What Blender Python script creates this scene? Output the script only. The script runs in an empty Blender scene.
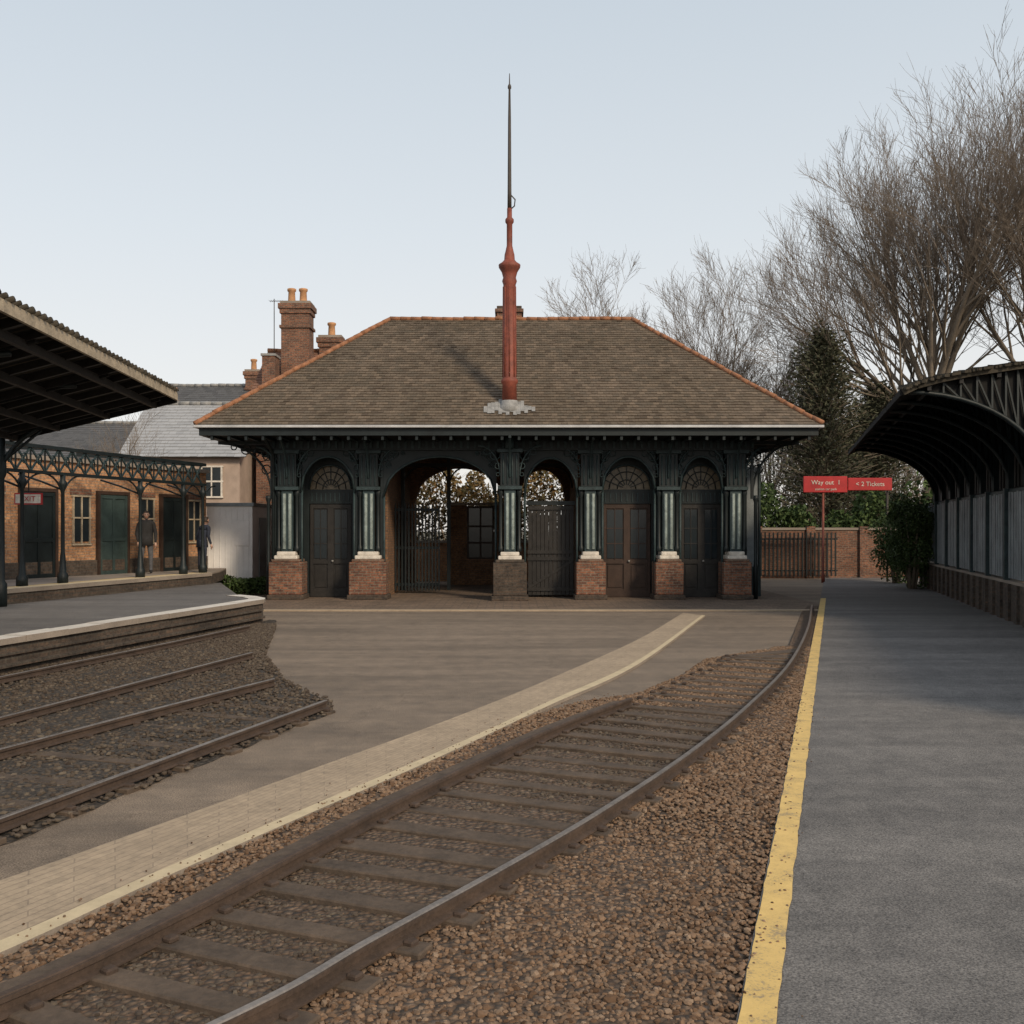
import bpy, math, random
from mathutils import Vector, Matrix
random.seed(7)
R=random.Random(11)
scene=bpy.context.scene
# ------------------------------------------------------------------ materials
def newmat(name):
    m=bpy.data.materials.new(name); m.use_nodes=True
    nt=m.node_tree; nt.nodes.clear()
    o=nt.nodes.new('ShaderNodeOutputMaterial'); b=nt.nodes.new('ShaderNodeBsdfPrincipled')
    nt.links.new(b.outputs[0],o.inputs[0]); return m,nt,b
def node(nt,t,**k):
    n=nt.nodes.new(t)
    for a,v in k.items(): setattr(n,a,v)
    return n
def ramp(nt,fac,stops):
    r=node(nt,'ShaderNodeValToRGB'); e=r.color_ramp.elements
    while len(e)<len(stops): e.new(0.5)
    for i,(p,c) in enumerate(stops):
        e[i].position=p; e[i].color=(c[0],c[1],c[2],1)
    nt.links.new(fac,r.inputs[0]); return r.outputs[0]
def noise(nt,vec,scale,detail=5,rough=0.6):
    n=node(nt,'ShaderNodeTexNoise'); n.inputs['Scale'].default_value=scale
    n.inputs['Detail'].default_value=detail; n.inputs['Roughness'].default_value=rough
    nt.links.new(vec,n.inputs['Vector']); return n.outputs[0]
def mix(nt,f,a,b,mode='MIX'):
    n=node(nt,'ShaderNodeMix',data_type='RGBA',blend_type=mode)
    for s,v in ((n.inputs[0],f),(n.inputs[6],a),(n.inputs[7],b)):
        if isinstance(v,(int,float)): s.default_value=v
        elif isinstance(v,tuple): s.default_value=(v[0],v[1],v[2],1)
        else: nt.links.new(v,s)
    return n.outputs[2]
def bump(nt,b,h,st=0.4,dist=0.02):
    n=node(nt,'ShaderNodeBump'); n.inputs['Strength'].default_value=st; n.inputs['Distance'].default_value=dist
    nt.links.new(h,n.inputs['Height']); nt.links.new(n.outputs[0],b.inputs['Normal'])
def sc(c,k): return tuple(min(1,x*k) for x in c)
def plain(name,c,rough=0.7,var=0.35,scale=3,bs=0.15,metal=0,fine=40,spec=None):
    m,nt,b=newmat(name); g=node(nt,'ShaderNodeNewGeometry').outputs['Position']
    a=noise(nt,g,scale); f=noise(nt,g,fine,4)
    col=ramp(nt,a,[(0.3,sc(c,1-var)),(0.7,sc(c,1+var))])
    col=mix(nt,0.5*var+.1,col,ramp(nt,f,[(0.35,sc(c,.55)),(0.65,sc(c,1.4))]))
    nt.links.new(col,b.inputs['Base Color']); b.inputs['Roughness'].default_value=rough
    b.inputs['Metallic'].default_value=metal
    if spec is not None: b.inputs['Specular IOR Level'].default_value=spec
    bump(nt,b,f,bs,0.01); return m
def island(name,cols,rough=0.85,bs=0.3,fine=30,cheap=False):
    m,nt,b=newmat(name); G=node(nt,'ShaderNodeNewGeometry')
    n=len(cols); c=ramp(nt,G.outputs['Random Per Island'],[(i/max(1,n-1),cols[i]) for i in range(n)])
    b.inputs['Roughness'].default_value=rough; b.inputs['Specular IOR Level'].default_value=.25
    if not cheap:
        f=noise(nt,G.outputs['Position'],fine,3)
        L=noise(nt,G.outputs['Position'],0.6,3)
        c=mix(nt,0.6,c,ramp(nt,f,[(0.3,(.35,.35,.35)),(0.7,(1.,1.,1.))]),'MULTIPLY')
        c=mix(nt,0.6,c,ramp(nt,L,[(0.3,(.6,.6,.55)),(0.7,(1.,1.,1.))]),'MULTIPLY')
        bump(nt,b,f,bs,0.01)
    nt.links.new(c,b.inputs['Base Color']); return m
def brick(name,c1,c2,mortar,bw=.225,rh=.075,ms=.009,dirt=.5):
    m,nt,b=newmat(name); uv=node(nt,'ShaderNodeUVMap').outputs[0]
    t=node(nt,'ShaderNodeTexBrick'); nt.links.new(uv,t.inputs['Vector'])
    t.inputs['Scale'].default_value=1; t.inputs['Brick Width'].default_value=bw
    t.inputs['Row Height'].default_value=rh; t.inputs['Mortar Size'].default_value=ms
    t.inputs['Color1'].default_value=(*c1,1); t.inputs['Color2'].default_value=(*c2,1); t.inputs['Mortar'].default_value=(*mortar,1)
    g=node(nt,'ShaderNodeNewGeometry').outputs['Position']
    a=noise(nt,g,1.3); f=noise(nt,g,14,4,.75)
    c=mix(nt,dirt,t.outputs[0],ramp(nt,a,[(0.3,(.4,.38,.36)),(0.65,(1.05,1.03,1.))]),'MULTIPLY')
    c=mix(nt,.75 if dirt>.36 else .3,c,ramp(nt,f,[(0.36,(.35,.35,.36)),(0.5,(.9,.88,.86)),(0.66,(1.35,1.3,1.25))]),'MULTIPLY')
    nt.links.new(c,b.inputs['Base Color']); b.inputs['Roughness'].default_value=.9
    inv=node(nt,'ShaderNodeMath',operation='SUBTRACT'); inv.inputs[0].default_value=1; nt.links.new(t.outputs[1],inv.inputs[1])
    bump(nt,b,inv.outputs[0],.5,.008); return m
def node_col(nt,g):
    n=node(nt,'ShaderNodeTexNoise'); n.inputs['Scale'].default_value=1.6; n.inputs['Detail'].default_value=5; nt.links.new(g,n.inputs['Vector'])
    vm=node(nt,'ShaderNodeVectorMath',operation='SCALE'); vm.inputs['Scale'].default_value=8; nt.links.new(n.outputs['Color'],vm.inputs[0]); return vm.outputs[0]
def asphalt(name,c,var=.25,bs=.5,band=0.):
    m,nt,b=newmat(name); g=node(nt,'ShaderNodeNewGeometry').outputs['Position']
    big=noise(nt,g,.35,5,.6); med=noise(nt,g,3.5,6,.7); f=noise(nt,g,90,3,.7)
    mp=node(nt,'ShaderNodeMapping'); mp.inputs['Scale'].default_value=(.12,1.1,1); mp.inputs['Rotation'].default_value=(0,0,.15); nt.links.new(g,mp.inputs[0])
    st=noise(nt,mp.outputs[0],1.0,5,.65)
    v=node(nt,'ShaderNodeTexVoronoi'); v.inputs['Scale'].default_value=70; nt.links.new(g,v.inputs['Vector'])
    col=ramp(nt,big,[(0.3,sc(c,1-var)),(0.7,sc(c,1+var))])
    col=mix(nt,.45,col,ramp(nt,med,[(0.35,sc(c,.6)),(0.65,sc(c,1.35))]))
    col=mix(nt,band,col,ramp(nt,st,[(0.35,(.55,.55,.56)),(0.62,(1.25,1.24,1.22))]),'MULTIPLY')
    col=mix(nt,.75,col,ramp(nt,f,[(0.35,(.30,.30,.30)),(0.65,(1.7,1.7,1.65))]),'MULTIPLY')
    wv=node(nt,'ShaderNodeTexVoronoi',feature='DISTANCE_TO_EDGE'); wv.inputs['Scale'].default_value=.38
    wp_=mix(nt,.12,g,node_col(nt,g)); nt.links.new(wp_,wv.inputs['Vector'])
    cr_=ramp(nt,wv.outputs['Distance'],[(0.0,(.55,.55,.55)),(0.006,(1,1,1))])
    col=mix(nt,.45,col,cr_,'MULTIPLY')
    nt.links.new(col,b.inputs['Base Color'])
    rr=ramp(nt,med,[(0.3,(.66,.66,.66)),(0.7,(.9,.9,.9))]); nt.links.new(rr,b.inputs['Roughness']); b.inputs['Specular IOR Level'].default_value=.3
    h=mix(nt,.5,f,v.outputs[0]); bump(nt,b,h,bs,.008); return m
def gravelmat(name,cols,s=26):
    m,nt,b=newmat(name); g=node(nt,'ShaderNodeNewGeometry').outputs['Position']
    v=node(nt,'ShaderNodeTexVoronoi'); v.inputs['Scale'].default_value=s; nt.links.new(g,v.inputs['Vector'])
    s=node(nt,'ShaderNodeSeparateColor'); nt.links.new(v.outputs['Color'],s.inputs[0])
    c=ramp(nt,s.outputs[0],[(i/(len(cols)-1),cols[i]) for i in range(len(cols))])
    c=mix(nt,.8,c,ramp(nt,v.outputs['Distance'],[(0.2,(1,1,1)),(0.75,(.25,.24,.23))]),'MULTIPLY')
    a=noise(nt,g,.9); c=mix(nt,.5,c,ramp(nt,a,[(0.3,(.6,.58,.55)),(0.7,(1.1,1.1,1.1))]),'MULTIPLY')
    nt.links.new(c,b.inputs['Base Color']); b.inputs['Roughness'].default_value=.9
    inv=node(nt,'ShaderNodeMath',operation='SUBTRACT'); inv.inputs[0].default_value=1; nt.links.new(v.outputs['Distance'],inv.inputs[1])
    bump(nt,b,inv.outputs[0],.9,.03); return m
def yellowpaint(name,c,under,thr=.42):
    m,nt,b=newmat(name); g=node(nt,'ShaderNodeNewGeometry').outputs['Position']
    a=noise(nt,g,5,8,.75); f=noise(nt,g,60,4,.7)
    s=mix(nt,.45,a,f); w=ramp(nt,s,[(thr-.04,(0,0,0)),(thr+.05,(1,1,1))])
    cc=mix(nt,.5,c,ramp(nt,a,[(0.3,sc(c,.55)),(0.7,sc(c,1.2))]))
    nt.links.new(mix(nt,w,under,cc),b.inputs['Base Color']); b.inputs['Roughness'].default_value=.75
    bump(nt,b,f,.3,.006); return m
M={}
M['asph']=asphalt('forecourt_asphalt',(.205,.160,.122),.2,.5,.5)
M['path']=asphalt('path_asphalt',(.150,.140,.134),.15,.5,.5)
M['earth']=plain('earth_ground',(.10,.085,.055),.95,.4,.5)
M['pave']=brick('apron_paving',(.24,.17,.12),(.17,.125,.09),(.09,.08,.07),.45,.22,.012)
M['strip']=brick('pale_paving',(.43,.335,.235),(.385,.30,.21),(.30,.235,.17),.60,.085,.006,.3)
M['kerb']=yellowpaint('kerb_paint',(.58,.47,.30),(.38,.30,.2),.33)
M['whitee']=yellowpaint('white_edge_paint',(.70,.65,.58),(.38,.32,.27),.35)
M['yellow']=yellowpaint('yellow_line_paint',(.70,.48,.17),(.30,.23,.14),.42)
M['grav']=gravelmat('brown_gravel',[(.09,.055,.034),(.19,.12,.075),(.13,.09,.06),(.25,.17,.115)])
M['grav2']=gravelmat('grey_gravel',[(.05,.040,.030),(.095,.075,.058),(.07,.056,.044),(.13,.105,.08)])
M['stone']=island('brown_stones',[(.070,.040,.023),(.165,.10,.060),(.23,.150,.096),(.12,.08,.054),(.27,.19,.13)],.95,.4,60,True)
M['stone2']=island('dark_stones',[(.045,.032,.024),(.095,.073,.054),(.07,.054,.042),(.14,.112,.083)],.95,.4,60,True)
M['sleeper']=plain('sleeper_wood',(.088,.062,.043),.9,.55,4,.7,fine=22)
M['rust']=plain('rail_rust',(.062,.040,.028),.85,.5,6,.5)
M['steel']=plain('rail_head_steel',(.30,.25,.21),.42,.35,5,.1,.8)
M['brick']=brick('red_brick',(.30,.125,.07),(.13,.06,.042),(.19,.155,.12),.225,.075,.012,.7)
M['obrick']=brick('orange_brick',(.56,.30,.15),(.40,.20,.105),(.30,.235,.175))
M['hallbrick']=brick('hall_brick',(.30,.16,.08),(.19,.10,.055),(.15,.115,.09))
M['dbrick']=brick('dark_brick',(.12,.083,.06),(.065,.05,.04),(.085,.073,.06),.225,.075,.012,.8)
M['teal']=plain('dark_teal_paint',(.0095,.0145,.0155),.5,.5,3,.2,spec=.35)
M['teal2']=plain('teal_paint_worn',(.025,.042,.045),.55,.6,5,.3,spec=.35)
M['greend']=plain('green_door_paint',(.035,.055,.052),.5,.3,5,.2)
M['pale']=plain('pale_column_paint',(.22,.265,.25),.6,.6,7,.3)
M['white']=plain('white_stone',(.60,.55,.48),.7,.35,6,.2)
M['gutter']=plain('gutter_paint',(.44,.44,.44),.5,.3,2,.1)
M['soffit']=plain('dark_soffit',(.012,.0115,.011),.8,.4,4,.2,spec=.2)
M['tile']=island('roof_tiles',[(.118,.090,.067),(.19,.147,.110),(.142,.115,.088),(.23,.176,.13),(.16,.127,.096)],.95,.4,25)
M['slate']=island('slate_tiles',[(.08,.08,.083),(.11,.11,.113),(.095,.095,.097)],.7,.3,20,True)
M['paleslate']=island('pale_slates',[(.29,.295,.305),(.35,.355,.365),(.32,.325,.335)],.6,.2,20,True)
M['redtile']=island('red_tiles',[(.15,.08,.055),(.21,.115,.08),(.18,.10,.07)],.9,.3,20,True)
M['terra']=plain('terracotta_ridge',(.28,.125,.062),.85,.55,5,.3)
M['pot']=plain('chimney_pot',(.44,.23,.11),.85,.3,5,.3)
M['red']=plain('rust_red_paint',(.19,.046,.026),.65,.6,4,.3)
M['signred']=plain('sign_red',(.40,.018,.02),.45,.25,3,.05)
M['mastdark']=plain('mast_dark_iron',(.05,.038,.030),.6,.3,4,.2)
M['lead']=plain('lead_flashing',(.24,.235,.225),.8,.55,6,.3)
M['wood']=plain('door_wood',(.022,.0195,.0175),.55,.5,5,.25,spec=.35)
M['wood2']=plain('warm_wood',(.045,.026,.018),.6,.45,5,.25,spec=.35)
M['bark']=plain('bark_wood',(.20,.16,.12),.9,.35,1.5,.5,fine=12)
M['twig']=island('twig_wood',[(.18,.142,.11),(.25,.205,.165)],.9,.1,5,True)
M['cream']=plain('cream_paint',(.38,.31,.22),.6,.45,5,.2)
M['conc']=plain('platform_concrete',(.26,.215,.175),.9,.35,1,.4)
M['panel']=plain('blue_grey_panel',(.20,.225,.235),.55,.45,2,.15)
M['moss']=island('mossy_roofing',[(.04,.035,.027),(.10,.083,.062),(.065,.057,.044)],.95,.5,15)
M['leaf']=island('hedge_leaves',[(.02,.04,.012),(.06,.095,.028),(.038,.065,.02),(.09,.125,.04)],.7,.1,10,True)
M['conif']=island('conifer_leaves',[(.045,.05,.03),(.085,.085,.052),(.065,.068,.042)],.85,.1,10,True)
M['dry']=island('dry_leaves',[(.15,.105,.05),(.27,.19,.09),(.11,.105,.045),(.30,.16,.05)],.8,.1,10,True)
M['cabin']=plain('cabin_white',(.80,.78,.76),.5,.10,2,.05)
M['render']=plain('cream_render',(.38,.29,.23),.85,.2,2,.1)
M['skin']=plain('skin',(.45,.27,.19),.6,.1,8,.05)
M['navy']=plain('navy_cloth',(.02,.025,.04),.9,.3,10,.3)
M['black']=plain('black_cloth',(.018,.017,.017),.9,.3,10,.3)
M['grey']=plain('grey_cloth',(.08,.08,.085),.9,.3,10,.3)
M['hair']=plain('hair',(.03,.018,.01),.7,.3,20,.4)
M['fan']=plain('fanlight_glass',(.15,.115,.07),.4,.6,9,.1)
m,nt,b=newmat('window_glass'); b.inputs['Base Color'].default_value=(.02,.026,.03,1); b.inputs['Roughness'].default_value=.12; b.inputs['Specular IOR Level'].default_value=.35; M['glass']=m
nn=noise(nt,node(nt,'ShaderNodeNewGeometry').outputs['Position'],2); bump(nt,b,nn,.08,.02)
# ------------------------------------------------------------------ mesh builder
class MB:
    def __init__(s): s.v=[];s.f=[];s.m=[];s.mats=[];s.sm=[]
    def mi(s,m):
        if m not in s.mats: s.mats.append(m)
        return s.mats.index(m)
    def add(s,vs,fs,m,smooth=False):
        o=len(s.v); s.v.extend([tuple(x) for x in vs]); k=s.mi(m)
        for f in fs: s.f.append(tuple(i+o for i in f)); s.m.append(k); s.sm.append(smooth)
    def quad(s,a,b,c,d,m): s.add([a,b,c,d],[(0,1,2,3)],m)
    def box(s,x0,x1,y0,y1,z0,z1,m,rot=0,piv=None):
        vs=[Vector((x,y,z)) for z in (z0,z1) for x,y in ((x0,y0),(x1,y0),(x1,y1),(x0,y1))]
        if rot:
            p=Vector(piv) if piv else Vector(((x0+x1)/2,(y0+y1)/2,0)); p.z=0
            mt=Matrix.Rotation(rot,4,'Z'); vs=[mt@(q-p)+p for q in vs]
        s.add(vs,[(0,3,2,1),(4,5,6,7),(0,1,5,4),(1,2,6,5),(2,3,7,6),(3,0,4,7)],m)
    def bar(s,a,b,w,h,m,up=(0,0,1)):
        a=Vector(a);b=Vector(b);d=(b-a).normalized();u=Vector(up)
        r=d.cross(u)
        if r.length<1e-4: r=d.cross(Vector((1,0,0)))
        r.normalize(); u=r.cross(d).normalized()
        vs=[p+r*(i*w/2)+u*(j*h/2) for p in (a,b) for i,j in ((-1,-1),(1,-1),(1,1),(-1,1))]
        s.add(vs,[(0,3,2,1),(4,5,6,7),(0,1,5,4),(1,2,6,5),(2,3,7,6),(3,0,4,7)],m)
    def tube(s,pts,rad,n,m,smooth=True,cap=True):
        pts=[Vector(p) for p in pts]; vs=[];fs=[]
        N=len(pts)
        if isinstance(rad,(int,float)): rad=[rad]*N
        for i,p in enumerate(pts):
            d=(pts[min(i+1,N-1)]-pts[max(i-1,0)])
            if d.length<1e-6: d=Vector((0,0,1))
            d.normalize()
            ref=Vector((0,1,0)) if abs(d.z)>.95 else Vector((0,0,1))
            r=d.cross(ref).normalized(); u=r.cross(d)
            for k in range(n):
                a=2*math.pi*k/n; vs.append(p+(r*math.cos(a)+u*math.sin(a))*rad[i])
        for i in range(N-1):
            for k in range(n):
                fs.append((i*n+k,i*n+(k+1)%n,(i+1)*n+(k+1)%n,(i+1)*n+k))
        if cap:
            fs.append(tuple(range(n-1,-1,-1))); fs.append(tuple((N-1)*n+k for k in range(n)))
        s.add(vs,fs,m,smooth)
    def ring(s,c,r,ax,rad,m,n=12):
        c=Vector(c); U,V=ax
        s.tube([c+Vector(U)*(r*math.cos(t))+Vector(V)*(r*math.sin(t)) for t in [q*2*math.pi/n for q in range(n+1)]],rad,4,m)
    def lathe(s,x,y,prof,n,m,smooth=True,ph=0):
        vs=[];fs=[]
        for r,z in prof:
            for k in range(n):
                a=2*math.pi*k/n+ph; vs.append((x+r*math.cos(a),y+r*math.sin(a),z))
        for i in range(len(prof)-1):
            for k in range(n): fs.append((i*n+k,i*n+(k+1)%n,(i+1)*n+(k+1)%n,(i+1)*n+k))
        fs.append(tuple(range(n-1,-1,-1))); fs.append(tuple((len(prof)-1)*n+k for k in range(n)))
        s.add(vs,fs,m,smooth)
    def prism(s,poly,z0,z1,m,mtop=None):
        n=len(poly); vs=[(x,y,z0) for x,y in poly]+[(x,y,z1) for x,y in poly]
        s.add(vs,[(i,(i+1)%n,n+(i+1)%n,n+i) for i in range(n)],m)
        s.add([(x,y,z1) for x,y in poly],[tuple(range(n))],mtop or m)
    def obj(s,name,parent=None,bevel=0,uvs=None):
        me=bpy.data.meshes.new(name); me.from_pydata(s.v,[],s.f); me.update()
        for k in s.mats: me.materials.append(M[k])
        me.polygons.foreach_set('material_index',s.m); me.polygons.foreach_set('use_smooth',s.sm)
        need=any(k in ('pave','strip','brick','obrick','hallbrick','dbrick') for k in s.mats)
        if need:
            uv=me.uv_layers.new(name='UVMap'); data=[0.0]*(2*len(me.loops)); vv=s.v
            for p in me.polygons:
                n=p.normal
                if abs(n.z)>.95 or (n.x*n.x+n.y*n.y)<1e-9:
                    for li in p.loop_indices:
                        vi=me.loops[li].vertex_index
                        c=uvs[vi] if (uvs and vi in uvs) else vv[vi]; data[2*li]=c[0]; data[2*li+1]=c[1]
                else:
                    l=math.hypot(n.x,n.y); tx,ty=-n.y/l,n.x/l
                    for li in p.loop_indices:
                        c=vv[me.loops[li].vertex_index]; data[2*li]=c[0]*tx+c[1]*ty; data[2*li+1]=c[2]/max(l,.3)
            uv.data.foreach_set('uv',data)
        o=bpy.data.objects.new(name,me); scene.collection.objects.link(o)
        if parent: o.parent=parent
        if bevel:
            b=o.modifiers.new('Bevel','BEVEL'); b.width=bevel; b.segments=1; b.limit_method='ANGLE'
        return o
def empty(name):
    e=bpy.data.objects.new(name,None); scene.collection.objects.link(e); return e
def cr(pts,n=8):
    P=[Vector((p[0],p[1],0)) for p in pts]; P=[P[0]*2-P[1]]+P+[P[-1]*2-P[-2]]; out=[]
    for i in range(1,len(P)-2):
        a,b,c,d=P[i-1:i+3]
        for k in range(n):
            t=k/n
            out.append(.5*((2*b)+(c-a)*t+(2*a-5*b+4*c-d)*t*t+(-a+3*b-3*c+d)*t**3))
    out.append(P[-2]); return out
def lerpx(tab,y):
    if y<=tab[0][1]: 
        (x0,y0),(x1,y1)=tab[0],tab[1]
    else:
        for i in range(len(tab)-1):
            if y<=tab[i+1][1] or i==len(tab)-2: (x0,y0),(x1,y1)=tab[i],tab[i+1]; break
    return x0+(x1-x0)*(y-y0)/(y1-y0)
# ------------------------------------------------------------------ ground
b=MB(); b.quad((-900,-300,-.02),(900,-300,-.02),(900,1500,-.02),(-900,1500,-.02),'earth'); b.obj('ground')
b=MB(); b.quad((-40,-15,0),(25,-15,0),(25,60,0),(-40,60,0),'asph'); b.obj('asphalt_forecourt')
b=MB(); b.quad((-8.6,24.9,.006),(8.3,24.9,.006),(8.3,40,.006),(-8.6,40,.006),'pave')
b.box(-7,7.6,24.55,24.9,0,.03,'strip'); b.obj('station_apron_paving')
SL=[(-4.6,2.6),(-3.75,4.0),(-2.88,5.63),(-2.40,6.62),(-1.72,8.10),(-.65,10.42),(.50,13.25),(2.33,18.2),(4.07,23.8)]
SR=[(-3.7,2.2),(-3.0,3.4),(-2.38,4.65),(-2.01,5.56),(-1.45,6.83),(-.55,8.85),(.43,11.24),(1.90,14.8),(4.44,23.0)]
L=cr(SL,8); Rr=cr(SR,8)
b=MB(); uvd={}; acc=0.
for i in range(len(L)-1):
    a0,a1,c0,c1=L[i],L[i+1],Rr[i],Rr[i+1]
    k0=a0.lerp(c0,.86); k1=a1.lerp(c1,.86)
    up=Vector((0,0,.03)); sl_=((a1-a0).length+(c1-c0).length)/2
    o=len(b.v); b.quad(a0+up,k0+up,k1+up,a1+up,'strip')
    w0=(k0-a0).length; w1=(k1-a1).length
    uvd[o]=(acc,0);uvd[o+1]=(acc,w0);uvd[o+2]=(acc+sl_,w1);uvd[o+3]=(acc+sl_,0); acc+=sl_
    u2=Vector((0,0,.036)); b.quad(k0+u2,c0+u2,c1+u2,k1+u2,'kerb')
    b.quad(a0,a0+up,a1+up,a1,'conc'); b.quad(c0,c0+u2,c1+u2,c1,'conc')
b.obj('paving_strip',uvs=uvd)
YL=lambda y:.911+.322*(y-4.05)
b=MB(); zz=.03
ys=[-6+1.5*i for i in range(33)]
for i in range(len(ys)-1):
    y0,y1=ys[i],ys[i+1]
    if y0>=42: break
    b.quad((YL(y0),y0,zz),(YL(y0)+16,y0,zz),(YL(y1)+16,y1,zz),(YL(y1),y1,zz),'path')
b.quad((YL(-6),-6,-.02),(YL(-6),-6,zz),(YL(42),42,zz),(YL(42),42,-.02),'conc')
b.obj('platform_path')
b=MB()
ys=[-5+.12*i for i in range(283)]
for i in range(len(ys)-1):
    y0,y1=ys[i],ys[i+1]; w=lambda y:.162+.003*math.sin(y*7.3)+.003*math.sin(y*19.1)+.002*math.sin(y*43)
    e_=lambda y:.008+.003*math.sin(y*11)+.003*math.sin(y*29)
    b.quad((YL(y0)+e_(y0),y0,.035),(YL(y0)+w(y0),y0,.035),(YL(y1)+w(y1),y1,.035),(YL(y1)+e_(y1),y1,.035),'yellow')
b.obj('yellow_line')
BL=[(-3.7,2.2)]+[(p.x,p.y) for p in cr(SR,4) if 2.2<p.y<11.1]+[(.75,11.5),(1.5,12.1),(2.3,13.6),(2.95,15.3),(4.0,16.4),(4.75,17.2),(5.65,20),(7.0,24.2),(7.75,26.2)]
def hn(x,y): return .5*math.sin(x*1.7+.3*y)+.3*math.sin(y*2.3+x*.9)+.2*math.sin(x*5.1-y*3.7)
b=MB(); rows=[]; y=-4.
while y<26.2:
    xl=lerpx(BL,y) if y>2.2 else -3.7+(y-2.2)*.5; xr=YL(y)-.004; n=24
    rows.append([(xl+(xr-xl)*k/n,y,.004+(0 if k in(0,n) else .012+.010*hn(xl+(xr-xl)*k/n,y)+.006*R.random())) for k in range(n+1)]); y+=.12
vs=[p for r in rows for p in r]; n=25
fs=[(i*n+k,i*n+k+1,(i+1)*n+k+1,(i+1)*n+k) for i in range(len(rows)-1) for k in range(n-1)]
b.add(vs,fs,'grav',True); b.obj('gravel_ballast')
ico=[]; ph=(1+5**.5)/2
for a,c in ((1,ph),(-1,ph),(1,-ph),(-1,-ph)): ico+= [(a,c,0),(0,a,c),(c,0,a)]
icoV=[Vector(p).normalized() for p in ico]
icoF=[]
for i in range(12):
    for j in range(i+1,12):
        for k in range(j+1,12):
            d=lambda p,q:(icoV[p]-icoV[q]).length
            if d(i,j)<1.1 and d(j,k)<1.1 and d(i,k)<1.1:
                nrm=(icoV[j]-icoV[i]).cross(icoV[k]-icoV[i])
                icoF.append((i,j,k) if nrm.dot(icoV[i])>0 else (i,k,j))
icoF=[f for f in icoF if sum(icoV[q].z for q in f)/3>-.5]
def stone(b,x,y,z,s,m):
    a=R.random()*6.28; ca,sa=math.cos(a),math.sin(a); sx,sy,sz=s*R.uniform(.7,1.3),s*R.uniform(.6,1.1),s*R.uniform(.45,.8)
    vs=[]
    for v in icoV:
        j=R.uniform(.8,1.2); px,py,pz=v.x*sx*j,v.y*sy*j,v.z*sz*j
        vs.append((x+px*ca-py*sa,y+px*sa+py*ca,z+pz))
    b.add(vs,icoF,m)
RAIL_R=[(-3.4,.9),(-2.1,2.6),(-1.06,3.89),(-.65,4.57),(-.07,5.52),(.59,6.67),(1.51,8.46),(2.57,10.8),(3.95,14.2),(5.68,19.2),(7.5,25.0)]
RAIL_L=[(-4.2,1.5),(-3.05,2.75),(-2.10,4.0),(-1.62,4.95),(-1.22,5.95),(-.80,7.0),(-.12,8.5),(.55,9.85),(1.33,11.2)]
b=MB()
for _ in range(52000):
    y=2.9+(R.random()**1.75)*14
    xl=lerpx(BL,y); xr=YL(y); 
    x=xl+(xr-xl)*R.random()
    if y>16.5 and x<lerpx(RAIL_R,y)-.5: continue
    if abs(x/y)>.56: continue
    rl=lerpx(RAIL_L,y) if y<11.2 else 99; rr_=lerpx(RAIL_R,y)
    inside= rl<x<rr_
    if inside and R.random()<.5: continue
    s=R.uniform(.009,.020)*(1 if y<7 else 1.3)
    if R.random()<.02: s*=1.5
    stone(b,x,y,.012+(.0 if inside else .006)+R.random()*.008,s,'stone' if not inside else 'stone2')
for _ in range(320):
    y=3.2+R.random()*9
    if R.random()<.5: x=YL(y)+.0+abs(R.gauss(0,.10)); z=.037
    else: x=lerpx(BL,y)-abs(R.gauss(0,.12)); z=.04
    if abs(x/y)<.56: stone(b,x,y,z,R.uniform(.004,.010),'stone')
b.obj('ballast_stones')
def sweep(b,path,prof,z,m):
    n=len(prof); vs=[];N=len(path)
    for i,p in enumerate(path):
        d=(path[min(i+1,N-1)]-path[max(i-1,0)]).normalized(); r=Vector((d.y,-d.x,0))
        for o,h in prof: q=p+r*o; vs.append((q.x,q.y,z+h))
    fs=[(i*n+k,i*n+(k+1)%n,(i+1)*n+(k+1)%n,(i+1)*n+k) for i in range(N-1) for k in range(n)]
    fs.append(tuple(range(n))); fs.append(tuple((N-1)*n+k for k in range(n)))
    b.add(vs,fs,m)
def rail(b,path,z,shiny=True):
    sweep(b,path,[(-.045,0),(.045,0),(.045,.010),(.010,.02),(.010,.06),(-.010,.06),(-.010,.02),(-.045,.010)],z,'rust')
    sweep(b,path,[(-.028,.059),(.028,.059),(.028,.080),(-.028,.080)],z,'rust')
    sweep(b,path,[(-.021,.081),(.021,.081),(.016,.087),(-.016,.087)],z,'steel' if shiny else 'rust')
def sleepers(b,pl,pr,step,z,over=.16,w=.17,dx=0):
    acc=0
    for i in range(len(pr)-1):
        acc+=(pr[i+1]-pr[i]).length
        if acc<step: continue
        acc=0; p=pr[i]; q=min(pl,key=lambda t:(t-p).length)
        if (q-p).length>1.9: continue
        d=(q-p).normalized(); t=(pr[i+1]-pr[i]).normalized()
        a=p-d*over*R.uniform(.7,1.2); c=q+d*over*.5; jz=R.uniform(-.010,.004)
        a=Vector((a.x+R.uniform(-.02,.02),a.y+R.uniform(-.02,.02),z+jz)); c=Vector((c.x+R.uniform(-.02,.02),c.y+R.uniform(-.02,.02),z+jz+R.uniform(-.006,.003)))
        b.bar(a,c,w*R.uniform(.8,1.1),.06,'sleeper')
        for e,o in ((p,1),(q,-1)):
            for sgn in (-1,1):
                k=e+d*sgn*.07; b.box(k.x-.03,k.x+.03,k.y-.03,k.y+.03,z+.02,z+.05,'rust',rot=math.atan2(t.y,t.x))
trk=empty('railway_track')
pr=cr(RAIL_R,24); pl=cr(RAIL_L,24)
b=MB(); rail(b,pr,.045); b.obj('rail_outer',trk)
b=MB(); rail(b,pl,.035,False); b.obj('rail_inner',trk)
b=MB(); off=[p+Vector((-.12,.08,0)) for p in pl]
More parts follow.
